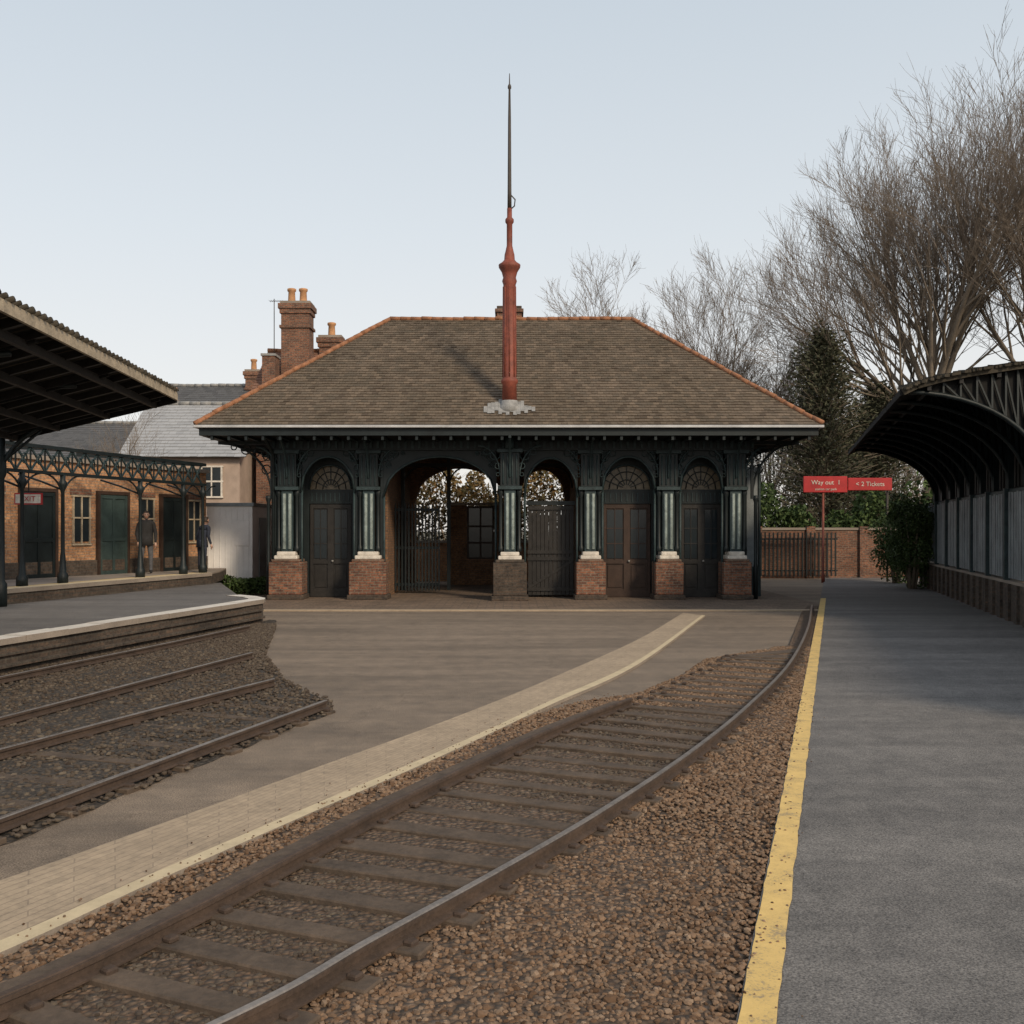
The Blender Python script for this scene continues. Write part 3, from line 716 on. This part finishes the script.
for y in (13.5,17.5,21.3,22.5,25.2,27.0,27.9):
    x=GX(y)
    b.lathe(x,y,[(.12,.8),(.12,1.0),(.08,1.05),(.06,1.4),(.045,1.5),(.04,2.9),(.09,3.0),(.09,3.08),(.06,3.12),(.06,3.24)],10,'teal')
    for s in (-1,1):
        b.tube([(x+.274*s*.6*(1-math.cos(t)),y+s*.6*(1-math.cos(t)),2.65+.6*math.sin(t)) for t in [q*math.pi/12 for q in range(7)]],.022,5,'teal')
    b.tube([(x+.0,y,2.9),(x-.5,y,3.1),(x-1.0,y,3.26)],.025,5,'teal')
    b.bar((x,y,3.82),(x-1.6,y,3.9),.07,.1,'teal')
b.obj('iron_columns',gd)
cp=empty('platform_canopy_roof')
b=MB(); EX=lambda y:-6.1-.079*(y-11.9); IX=lambda y:-9.1-.14*(y-13); y0,y1=5.,20.
def sec(y):
    o=Vector((EX(y),y,4.69)); i=Vector((IX(y),y,3.90)); return o,i
N=75
for k in range(N):
    ya=y0+(y1-y0)*k/N; yb_=y0+(y1-y0)*(k+1)/N-.01; o0,i0=sec(ya); o1,i1=sec(yb_)
    u=Vector((0,0,.10+R.uniform(-.006,.006))); q=Vector((0,0,.05))
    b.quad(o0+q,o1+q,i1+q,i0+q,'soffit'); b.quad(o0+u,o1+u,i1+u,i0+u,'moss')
    ym=(ya+yb_)/2; om,im=sec(ym); dirv=(om-im).normalized()
    b.tube([om+dirv*.10+Vector((0,0,.08)),im+Vector((0,0,.08))],.04+R.uniform(-.012,.012),6,'moss')
o0,i0=sec(y0);o1,i1=sec(y1)
b.bar(o0+Vector((.03,0,-.02)),o1+Vector((.03,0,-.02)),.05,.15,'cream'); b.bar(o1+Vector((0,.03,0)),i1+Vector((0,.03,0)),.05,.28,'soffit')
b.obj('roof_sheeting',cp)
b=MB(); y=y0+.2
while y<y1:
    o,i=sec(y); b.bar(o+Vector((-.05,0,-.02)),i+Vector((0,0,-.02)),.07,.12,'wood'); y+=.75
for f in (.12,.4,.7,.95):
    a=o0.lerp(i0,f)+Vector((0,0,-.1)); c=o1.lerp(i1,f)+Vector((0,0,-.1)); b.bar(a,c,.08,.12,'wood')
for y in (7.5,10.5,13.5,16.5,19.6):
    o,i=sec(y); gx=IX(y)
    b.tube([(gx+2.4*(1-math.cos(t)),y,3.0+1.38*math.sin(t)) for t in [q*math.pi/20 for q in range(11)]],.045,6,'teal')
    b.bar((gx,y,3.85),o+Vector((-.2,0,-.1)),.07,.12,'soffit')
    b.tube([(gx,y,3.3),(gx+.8,y,3.95)],.03,5,'teal')
    b.lathe(gx,y,[(.12,.5 if gx>UE(y) else .8),(.12,.95),(.08,1.0),(.07,3.0),(.11,3.1),(.11,3.2),(.08,3.9)],10,'teal')
b.obj('rafters_and_posts',cp)
# ------------------------------------------------------------------ right wall & canopy
WX=lambda y:10.45+.27*(y-20.4)
rw=empty('boundary_fence'); b=MB(); ya,yb2=8.,36.
b.prism([(WX(ya),ya),(WX(yb2),yb2),(WX(yb2)+.3,yb2),(WX(ya)+.3,ya)],0,.84,'dbrick')
b.prism([(WX(ya)-.04,ya),(WX(yb2)-.04,yb2),(WX(yb2)+.34,yb2),(WX(ya)+.34,ya)],.84,.9,'conc'); 
y=ya
while y<yb2:
    b.box(WX(y)-.06,WX(y),y,y+.3,0,.84,'dbrick',rot=-.26,piv=(WX(y),y,0)); y+=.8
b.obj('dwarf_wall',rw)
b=MB(); y=ya+.1; k=0
while y<yb2-.1:
    if k%8==0: b.box(WX(y)-.04,WX(y)+.08,y-.07,y+.07,.9,2.92,'teal2',rot=-.26)
    else: b.box(WX(y)+.02+R.uniform(-.01,.01),WX(y)+.065,y-.085,y+.085,.95,2.82+R.uniform(-.02,.02),'panel',rot=-.26+R.uniform(-.05,.05))
    y+=.25; k+=1
for z in (1.1,2.7,2.86): b.bar((WX(ya)+.09,ya,z),(WX(yb2)+.09,yb2,z),.05,.07,'teal2')
b.bar((WX(ya)+.14,ya,1.9),(WX(yb2)+.14,yb2,1.9),.02,1.9,'teal')
b.obj('fence_panels',rw)
rc=empty('arched_canopy')
prof=[(-2.7,4.60),(-2.45,4.72),(-2.0,4.84),(-1.4,4.96),(-.6,5.08),(.4,5.2),(1.4,5.28),(2.8,5.34)]
ca,cb=18.6,33.2; b=MB(); N=75
for k in range(N):
    a=ca+(cb-ca)*k/N; c=ca+(cb-ca)*(k+1)/N
    for i in range(len(prof)-1):
        (o0_,z0),(o1_,z1)=prof[i],prof[i+1]; j=R.uniform(.0,.06); s_=R.uniform(-.08,.03) if i==0 else 0
        e_=R.uniform(-.12,0) if k==0 else 0
        b.quad((WX(a)+o0_+s_,a+e_,z0+j),(WX(a)+o1_,a+e_,z1+j),(WX(c)+o1_,c,z1+j),(WX(c)+o0_+s_,c,z0+j),'moss')
for i in range(len(prof)-1):
    (o0_,z0),(o1_,z1)=prof[i],prof[i+1]
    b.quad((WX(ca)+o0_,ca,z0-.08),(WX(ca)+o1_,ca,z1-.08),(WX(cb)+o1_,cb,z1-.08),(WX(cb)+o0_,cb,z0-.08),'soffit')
    for yy in (ca-.02,cb): b.bar((WX(yy)+o0_,yy,z0-.03),(WX(yy)+o1_,yy,z1-.03),.06,.14,'moss')
for k in range(90):
    o_=-2.7+5.4*k/90+R.uniform(-.04,.04); z=4.62
    for i in range(len(prof)-1):
        if prof[i][0]<=o_<=prof[i+1][0]: z=prof[i][1]+(o_-prof[i][0])/(prof[i+1][0]-prof[i][0])*(prof[i+1][1]-prof[i][1])
    x=WX(ca)+o_; b.bar((x,ca-.08-R.random()*.1,z+.0),(x+R.uniform(-.03,.03),ca+.3,z+.03+R.random()*.04),.06,.05,'moss')
b.bar((WX(ca)-2.72,ca,4.56),(WX(cb)-2.72,cb,4.56),.05,.12,'soffit')
b.obj('roof',rc)
b=MB(); y=ca+.1
def topz(o):
    for i in range(len(prof)-1):
        if prof[i][0]<=o<=prof[i+1][0]: 
            t=(o-prof[i][0])/(prof[i+1][0]-prof[i][0]); return prof[i][1]+t*(prof[i+1][1]-prof[i][1])
    return prof[-1][1]
while y<cb:
    x=WX(y); arcp=[(-2.6*(1-math.cos(t)),2.9+1.68*math.sin(t)) for t in [q*math.pi/24 for q in range(13)]]
    b.tube([(x+o,y,z) for o,z in arcp],.045,6,'teal')
    for q in range(12):
        (oa,za),(ob,zb)=arcp[q],arcp[q+1]
        b.quad((x+oa,y+.05,za),(x+ob,y+.05,zb),(x+ob,y+.05,max(zb,topz(ob)-.1)),(x+oa,y+.05,max(za,topz(oa)-.1)),'soffit')  # dark infill added behind each rib lattice to shut out light under the roof
    for q in range(1,11):
        oa,za=arcp[q]; zt_=topz(oa)-.1
        if zt_-za>.1:
            b.bar((x+oa,y,za),(x+oa,y,zt_),.035,.035,'teal')
            ob,zb=arcp[q-1]; b.bar((x+ob,y,zb),(x+oa,y,zt_),.03,.03,'teal')
    b.bar((x,y,2.9),(x,y,5.05),.12,.12,'teal'); y+=1.5
for f in (.35,.9,1.6,2.2):
    b.bar((WX(ca)-f,ca,topz(-f)-.14),(WX(cb)-f,cb,topz(-f)-.14),.07,.1,'wood')
b.obj('ribs',rc)
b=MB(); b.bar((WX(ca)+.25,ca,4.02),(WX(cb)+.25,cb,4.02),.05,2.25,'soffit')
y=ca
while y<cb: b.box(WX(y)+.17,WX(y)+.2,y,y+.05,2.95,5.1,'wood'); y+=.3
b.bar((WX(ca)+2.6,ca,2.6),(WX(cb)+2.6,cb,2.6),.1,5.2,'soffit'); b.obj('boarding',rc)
# ------------------------------------------------------------------ sign
sg=empty('station_sign'); b=MB()
b.lathe(11.82,38,[(.07,0),(.07,.3),(.045,.34),(.045,4.0)],10,'red'); b.lathe(14.3,38.1,[(.04,0),(.04,3.5)],8,'mastdark')
b.obj('posts',sg)
b=MB(); b.box(11.05,12.72,37.92,37.98,3.42,4.04,'signred'); b.box(12.74,14.42,37.93,37.97,3.5,3.98,'signred'); b.obj('boards',sg,.02)
def text(s,x,y,z,size,mat,parent,ext=.004):
    cu=bpy.data.curves.new('lettering','FONT'); cu.body=s; cu.size=size; cu.extrude=ext; cu.align_x='CENTER'; cu.align_y='CENTER'
    o=bpy.data.objects.new('lettering',cu); scene.collection.objects.link(o); cu.materials.append(M[mat]); o.location=(x,y,z); o.rotation_euler=(math.pi/2,0,0); o.parent=parent; return o
text('Way out  1',11.9,37.91,3.80,.24,'white',sg); text('station car park',11.9,37.91,3.55,.13,'white',sg)
text('< 2 Tickets',13.58,37.92,3.74,.24,'white',sg)
sg2=empty('platform_sign'); b=MB()
b.box(-10.75,-10.15,21.6,21.64,2.55,2.8,'signred'); b.box(-10.72,-10.18,21.59,21.6,2.58,2.77,'white')
b.bar((-10.45,21.62,2.8),(-10.45,21.62,3.24),.02,.02,'teal'); b.obj('board',sg2)
text('EXIT',-10.45,21.585,2.67,.16,'signred',sg2,.002)
# ------------------------------------------------------------------ cabin
cb_=empty('portable_cabin'); b=MB(); x0,x1,y0,y1=-9.65,-8.2,31.6,35.5
b.box(x0,x1,y0,y1,.35,2.75,'cabin'); b.box(x0-.05,x1+.05,y0-.05,y1+.05,2.75,2.86,'panel'); b.box(x0,x1,y0,y1,.0,.3,'soffit')
for k in range(8): b.box(x0+.05+k*.18,x0+.08+k*.18,y0-.015,y0,.4,2.7,'cabin')
b.box(x0+.9,x1-.1,y0-.03,y0-.016,1.5,2.3,'cabin'); b.box(x1,x1+.03,y0+.8,y0+1.7,.4,2.4,'panel'); b.obj('body',cb_,.02)
# ------------------------------------------------------------------ back walls
b=MB(); b.box(9.6,17,41.5,41.8,0,2.0,'brick'); b.box(9.55,17.05,41.45,41.85,2.0,2.1,'conc')
for k in range(4): b.box(10+k*2.2,10.35+k*2.2,41.38,41.5,0,2.15,'brick')
b.obj('brick_wall')
b=MB()
for k in range(22): b.box(9.7+k*.17,9.76+k*.17,41.1,41.14,.1,1.9,'teal')
for z in (.3,1.6): b.box(9.65,13.4,41.14,41.18,z,z+.06,'teal')
b.obj('iron_railings')
b=MB(); b.box(-7,9.5,38.9,39.15,0,1.5,'obrick'); b.box(-7,9.5,38.85,39.2,1.5,1.6,'conc'); b.obj('garden_wall')
# ------------------------------------------------------------------ vegetation
def leafmass(name,fn,n,size,mat,parent=None):
    b=MB()
    for _ in range(n):
        p=fn()
        if p is None: continue
        a=Vector((R.gauss(0,1),R.gauss(0,1),R.gauss(0,1))).normalized(); c=a.cross(Vector((R.gauss(0,1),R.gauss(0,1),R.gauss(0,1)))).normalized()
        s=size*R.uniform(.6,1.4)
        b.add([p-a*s,p+c*s*.5,p+a*s,p-c*s*.5],[(0,1,2,3)],mat)
    return b.obj(name,parent)
def blobfn(cen,rad,lump=.3):
    cen=Vector(cen); cl=[]
    for _ in range(45):
        d=Vector((R.gauss(0,1),R.gauss(0,1),R.gauss(0,1))).normalized()*R.uniform(.4,1)
        cl.append((cen+Vector((d.x*rad[0],d.y*rad[1],d.z*rad[2])),R.uniform(.5,1.2)*lump))
    def f():
        c,r=R.choice(cl); d=Vector((R.gauss(0,1),R.gauss(0,1),R.gauss(0,1))).normalized()*r*R.uniform(.6,1)
        p=c+d
        return p if p.z>0 else None
    return f
def bush(name,cen,rad,n,size,mat='leaf',lump=.5):
    e=empty(name); leafmass('foliage',blobfn(cen,rad,lump),n,size,mat,e)
    b=MB()
    for k in range(7):
        a=k*.9; b.tube([(cen[0]+.1*math.cos(a),cen[1]+.1*math.sin(a),0),(cen[0]+rad[0]*.4*math.cos(a),cen[1]+rad[1]*.4*math.sin(a),cen[2]),(cen[0]+rad[0]*.7*math.cos(a),cen[1]+rad[1]*.7*math.sin(a),cen[2]+rad[2]*.6)],[.05,.035,.01],5,'bark')
    b.obj('stems',e)
bush('shrub',(13.45,33.6,1.65),(.6,1.2,1.65),15000,.05,lump=.45)
bush('shrub',(14.3,37.2,1.5),(.6,1.0,1.3),5000,.06)
def hedge(name,x0,x1,y0,y1,h,n,size,mat):
    e=empty(name)
    def f():
        x=R.uniform(x0,x1); top=h*(.8+.2*math.sin(x*1.3)+.12*math.sin(x*4.1+1)); z=top*R.random()**.6; y=y0+(y1-y0)*R.random()
        return Vector((x+R.gauss(0,.1),y,z))
    leafmass('foliage',f,n,size,mat,e)
    b=MB()
    for k in range(int((x1-x0)/.7)):
        x=x0+k*.7; b.tube([(x,(y0+y1)/2,0),(x+R.uniform(-.2,.2),(y0+y1)/2,h*.7)],[.05,.02],5,'bark')
    b.obj('stems',e)
hedge('hedge',9.8,18,42.2,44,3.6,15000,.10,'leaf')
hedge('hedge',-6,5,39.6,41.4,6.2,22000,.09,'dry')
hedge('low_hedge',-9.7,-7.6,30.6,31.2,.55,3000,.05,'leaf')
hedge('hedge',17,40,40,44,5,9000,.18,'leaf')
def grow(b,p,d,L,r,depth,maxd,up,spread,nch,minr=.006,wander=.12):
    n=5 if depth<=1 else (4 if depth<4 else 3)
    pts=[p.copy()]; rad=[r]; q=p.copy(); dd=d.copy()
    for i in range(n):
        dd=(dd+Vector((R.gauss(0,wander),R.gauss(0,wander),R.gauss(0,wander)+up*.12))).normalized()
        q=q+dd*(L/n); pts.append(q.copy()); rad.append(max(minr*.5,r*(1-.75*(i+1)/n)))
    b.tube(pts,rad,6 if depth<=1 else (4 if depth<3 else 3),'bark' if depth<3 else 'twig',True,False)
    if depth>=maxd: return
    k=nch[min(depth,len(nch)-1)]
    for c in range(k):
        t=.22+.78*(c+R.random())/k
        i=min(n-1,int(t*n)); f=t*n-i; pp=pts[i].lerp(pts[i+1],f); rr=rad[i]+(rad[i+1]-rad[i])*f
        dl=(pts[i+1]-pts[i]).normalized()
        perp=dl.cross(Vector((R.gauss(0,1),R.gauss(0,1),R.gauss(0,1)))).normalized()
        a=spread*R.uniform(.55,1.25)
        nd=(dl*math.cos(a)+perp*math.sin(a)); nd=(nd+Vector((0,0,up*.22))).normalized()
        grow(b,pp,nd,L*R.uniform(.5,.75)*(1.15-.4*t),max(minr,rr*R.uniform(.5,.7)),depth+1,maxd,up,spread,nch,minr,wander)
def tree(name,base,trunk_h,r,stems,L,maxd,nch,up=.8,spread=.55,minr=.012,lean=.45):
    e=empty(name); b=MB(); base=Vector(base)
    top=base+Vector((0,0,trunk_h))
    b.tube([base,base+Vector((.05,0,trunk_h*.5)),top],[r*1.35,r*1.02,r*.8],10,'bark',True,False)
    for s in range(stems):
        a=2*math.pi*s/stems+R.uniform(-.3,.3); l=lean*R.uniform(.35,1.15) if s else .06
        d=Vector((math.cos(a)*math.sin(l),math.sin(a)*math.sin(l),math.cos(l)))
        LL=L*R.uniform(.85,1.1)*(1-.28*l)
        grow(b,top-Vector((0,0,R.uniform(0,trunk_h*.25))),d,LL,r*R.uniform(.35,.5),1,maxd,up,spread,nch,minr,.07)
    b.obj('trunk_and_branches',e); print(name,len(b.f)); return e
tree('bare_tree',(21.0,50,0),8.4,.42,12,10.9,5,[0,11,6,5,3],.38,.50,.010,.78)
tree('bare_tree',(26.3,48,0),8.0,.40,9,10.8,5,[0,10,6,5,3],.42,.48,.010,.6)
tree('bare_tree',(13.4,62,0),7.0,.25,10,7.6,5,[0,8,6,5,3],.35,.55,.011,.95)
tree('bare_tree',(5.9,66,0),10.0,.20,8,6.4,5,[0,6,5,4,3],.35,.55,.011,.8)
tree('bare_tree',(17.8,56,0),4,.18,8,6,5,[0,7,5,4,3],.4,.6,.010,.9)
tree('bare_tree',(-14.3,37,0),2.4,.12,7,3.0,4,[0,6,5,4],.4,.6,.006,.8)
def woods(name,x0,x1,y0,y1,h,n):
    b=MB()
    for _ in range(n):
        x=R.uniform(x0,x1); y=R.uniform(y0,y1); hh=h*R.uniform(.6,1.1)
        d=Vector((R.gauss(0,.15),R.gauss(0,.15),1)).normalized()
        grow(b,Vector((x,y,0)),d,hh*.75,.10,1,4,.5,.6,[0,8,5,3],.014,.1)
    b.obj(name)
woods('distant_trees',11,34,58,72,10,70)
woods('distant_trees',-50,-14,66,80,8,45)
woods('distant_trees',-10,12,60,64,6,10)
def conifer(name,x,y,h,r,nb=800):
    e=empty(name); b=MB(); b.tube([(x,y,0),(x,y,h*.6),(x,y,h*.98)],[.22,.12,.02],8,'bark')
    f=MB()
    for k in range(nb):
        t=R.random()**.85; z=.8+(h-.9)*t; a=R.random()*6.28; rr=r*(1-t)**.62*R.uniform(.4,1.1)*(1+.18*math.sin(3*a+z))+.1
        p0=Vector((x,y,z)); p1=Vector((x+rr*math.cos(a),y+rr*math.sin(a),z+.25*rr+R.uniform(-.2,.4)))
        b.tube([p0,p1],[.03,.008],3,'bark')
        for q in range(24):
            u=R.uniform(.3,1.08); p=p0.lerp(p1,u)+Vector((R.gauss(0,.28),R.gauss(0,.28),R.gauss(0,.28)))
            aa=Vector((math.cos(a)+R.gauss(0,.5),math.sin(a)+R.gauss(0,.5),R.uniform(-.3,1.))).normalized(); cc=aa.cross(Vector((R.gauss(0,1),R.gauss(0,1),1))).normalized(); s=R.uniform(.06,.15)
            f.add([p-aa*s,p+cc*s*.4,p+aa*s,p-cc*s*.4],[(0,1,2,3)],'conif')
    b.obj('trunk',e); f.obj('foliage',e)
conifer('conifer_tree',14.9,48,11.3,3.5); conifer('conifer_tree',18.2,50,9.0,3.3,600)
# ------------------------------------------------------------------ people
def person(name,x,y,z,h,face,coat,trous,lean=0.):
    S=h/1.75; e=empty(name)
    J=[((0,0,.95),.15),((0,0,1.15),.145),((0,-lean*.15,1.35),.175),((0,-lean*.25,1.47),.10),((0,-lean*.3,1.56),.058),
       ((.10,0,.88),.10),((.12,-.03,.5),.072),((.12,.0,.10),.05),((.12,-.14,.04),.042),
       ((-.10,0,.88),.10),((-.13,.02,.5),.072),((-.13,.06,.10),.05),((-.14,-.08,.04),.042),
       ((.19,-lean*.22,1.42),.072),((.25,.02-lean*.1,1.14),.052),((.24,-.08-lean*.1,.88),.036),
       ((-.19,-lean*.22,1.42),.072),((-.25,.02-lean*.1,1.14),.052),((-.22,-.12-lean*.1,.90),.036)]
    E=[(0,1),(1,2),(2,3),(3,4),(0,5),(5,6),(6,7),(7,8),(0,9),(9,10),(10,11),(11,12),(3,13),(13,14),(14,15),(3,16),(16,17),(17,18)]
    me=bpy.data.meshes.new('body'); me.from_pydata([j[0] for j in J],E,[]); o=bpy.data.objects.new('body',me); scene.collection.objects.link(o)
    md=o.modifiers.new('Skin','SKIN'); 
    for i,j in enumerate(J):
        sv=me.skin_vertices[0].data[i]; r=j[1]; sv.radius=(r*(1.12 if i in(0,1,2) else 1),r*(.78 if i in(0,1,2) else 1)); sv.use_root=(i==0)
    s2=o.modifiers.new('Sub','SUBSURF'); s2.levels=2; s2.render_levels=2
    dg=bpy.context.evaluated_depsgraph_get(); ev=o.evaluated_get(dg); nm=bpy.data.meshes.new_from_object(ev)
    o.modifiers.clear(); o.data=nm; nm.materials.clear()
    for k in (coat,trous,'black','skin'): nm.materials.append(M[k])
    for p in nm.polygons:
        c=p.center; p.use_smooth=True
        p.material_index=0 if c.z>.86 else (1 if c.z>.11 else 2)
        if c.z>1.53: p.material_index=3
    o.parent=e
    b=MB()
    hy=-lean*.34; hz=1.655
    vs=[];fs=[];n=16;mm=12
    for i in range(mm+1):
        t=math.pi*i/mm
        for k in range(n):
            a=2*math.pi*k/n; X=math.sin(t)*math.cos(a); Yv=math.sin(t)*math.sin(a); Z=math.cos(t)
            w_=.078*(1 if Z>-.1 else 1+.35*Z); px=X*w_; py=Yv*.098*(1 if Yv>0 else .94); pz=Z*.118
            if Yv<-.8 and abs(X)<.25 and -.35<Z<.1: py-=.018
            if Yv<-.75 and .1<abs(X)<.5 and .0<Z<.25: py+=.006
            vs.append((px,py+hy,hz+pz))
    fs=[(i*n+k,i*n+(k+1)%n,(i+1)*n+(k+1)%n,(i+1)*n+k) for i in range(mm) for k in range(n)]
    b.add(vs,fs,'skin',True)
    vs=[]
    for i in range(8):
        t=math.pi*.62*i/7
        for k in range(n):
            a=2*math.pi*k/n; X=math.sin(t)*math.cos(a); Yv=math.sin(t)*math.sin(a); Z=math.cos(t)
            sca=.9 if (Yv<-.1 and Z<.45) else 1.1
            vs.append((X*.08*sca,Yv*.1*sca+hy+.004,hz+Z*.122*1.06))
    b.add(vs,[(i*n+k,i*n+(k+1)%n,(i+1)*n+(k+1)%n,(i+1)*n+k) for i in range(7) for k in range(n)],'hair',True)
    for s in (-1,1):
        b.tube([(s*.078,hy+.005,hz-.03),(s*.088,hy+.012,hz),(s*.08,hy+.01,hz+.03)],[.008,.014,.008],6,'skin')
        b.tube([(s*.03,hy-.09,hz+.012),(s*.03,hy-.096,hz+.012)],[.011,.008],8,'black')
    b.tube([(-.022,hy-.092,hz-.055),(0,hy-.097,hz-.053),(.022,hy-.092,hz-.055)],.005,5,'signred')
    for s,wr in ((1,Vector((.24,-.09-lean*.1,.86))),(-1,Vector((-.22,-.13-lean*.1,.88)))):
        b.tube([wr+Vector((0,0,.02)),wr+Vector((0,-.008,-.04)),wr+Vector((0,-.014,-.085))],[.026,.034,.03],8,'skin')
        for k,l in enumerate((.065,.075,.07,.055)):
            f0=wr+Vector((0,-.014-.026+k*.018,-.08)); b.tube([f0,f0+Vector((-s*.004,0,-l*.5)),f0+Vector((-s*.018,-.006,-l))],[.009,.008,.006],6,'skin')
        f0=wr+Vector((0,-.03,-.035)); b.tube([f0,f0+Vector((0,-.03,-.025)),f0+Vector((-s*.01,-.038,-.055))],[.011,.01,.007],6,'skin')
    b.lathe(0,0,[(.185,.80),(.175,.95),(.165,1.05)],14,coat)
    b.lathe(0,-lean*.27,[(.085,1.47),(.075,1.54),(.066,1.56)],12,coat)
    b.obj('head_hands_and_coat',e)
    e.location=(x,y,z); e.scale=(S,S,S); e.rotation_euler=(0,0,face)
person('person',-10.02,27.4,.8,1.70,math.radians(25),'black','grey')
person('person',-8.80,28.4,.8,1.55,math.radians(150),'navy','navy',.5)
# ------------------------------------------------------------------ world, sun, camera
sd=Vector((.50,-.72,.52)).normalized()
el=math.asin(sd.z); az=math.atan2(sd.x,sd.y)
wld=bpy.data.worlds.new('World'); scene.world=wld; wld.use_nodes=True; nt=wld.node_tree
bg=nt.nodes.get('Background') or nt.nodes.new('ShaderNodeBackground')
sky=nt.nodes.new('ShaderNodeTexSky'); sky.sky_type='NISHITA'; sky.sun_disc=False; sky.sun_elevation=el; sky.sun_rotation=az
sky.air_density=1.0; sky.dust_density=2.5; sky.ozone_density=1.2; sky.altitude=0
# thin high haze: a pale veil over the clear sky, thicker toward the horizon
tc=nt.nodes.new('ShaderNodeTexCoord'); sx=nt.nodes.new('ShaderNodeSeparateXYZ'); nt.links.new(tc.outputs['Generated'],sx.inputs[0])
hz=ramp(nt,sx.outputs[2],[(0.0,(.96,.91,.85)),(.12,(.91,.895,.87)),(.28,(.79,.83,.85)),(.55,(.60,.68,.75)),(1.0,(.52,.56,.62))])
vm=nt.nodes.new('ShaderNodeVectorMath'); vm.operation='SCALE'; vm.inputs['Scale'].default_value=1/.15; nt.links.new(hz,vm.inputs[0])
mixn=mix(nt,.85,sky.outputs[0],vm.outputs[0])
nt.links.new(mixn,bg.inputs[0]); bg.inputs[1].default_value=.15
sl=bpy.data.lights.new('sun','SUN'); sl.energy=2.7; sl.angle=math.radians(10); sl.color=(1,.83,.62)
so=bpy.data.objects.new('sun',sl); scene.collection.objects.link(so); so.rotation_euler=(-sd).to_track_quat('-Z','Y').to_euler()
cam=bpy.data.cameras.new('camera'); co=bpy.data.objects.new('camera',cam); scene.collection.objects.link(co)
co.location=(0,0,2.0); co.rotation_euler=(math.pi/2,0,0); cam.sensor_width=36; cam.lens=35.16; cam.shift_y=.0176; cam.clip_end=3000
scene.camera=co
scene.view_settings.view_transform='Standard'; scene.view_settings.look='None'; scene.view_settings.exposure=0
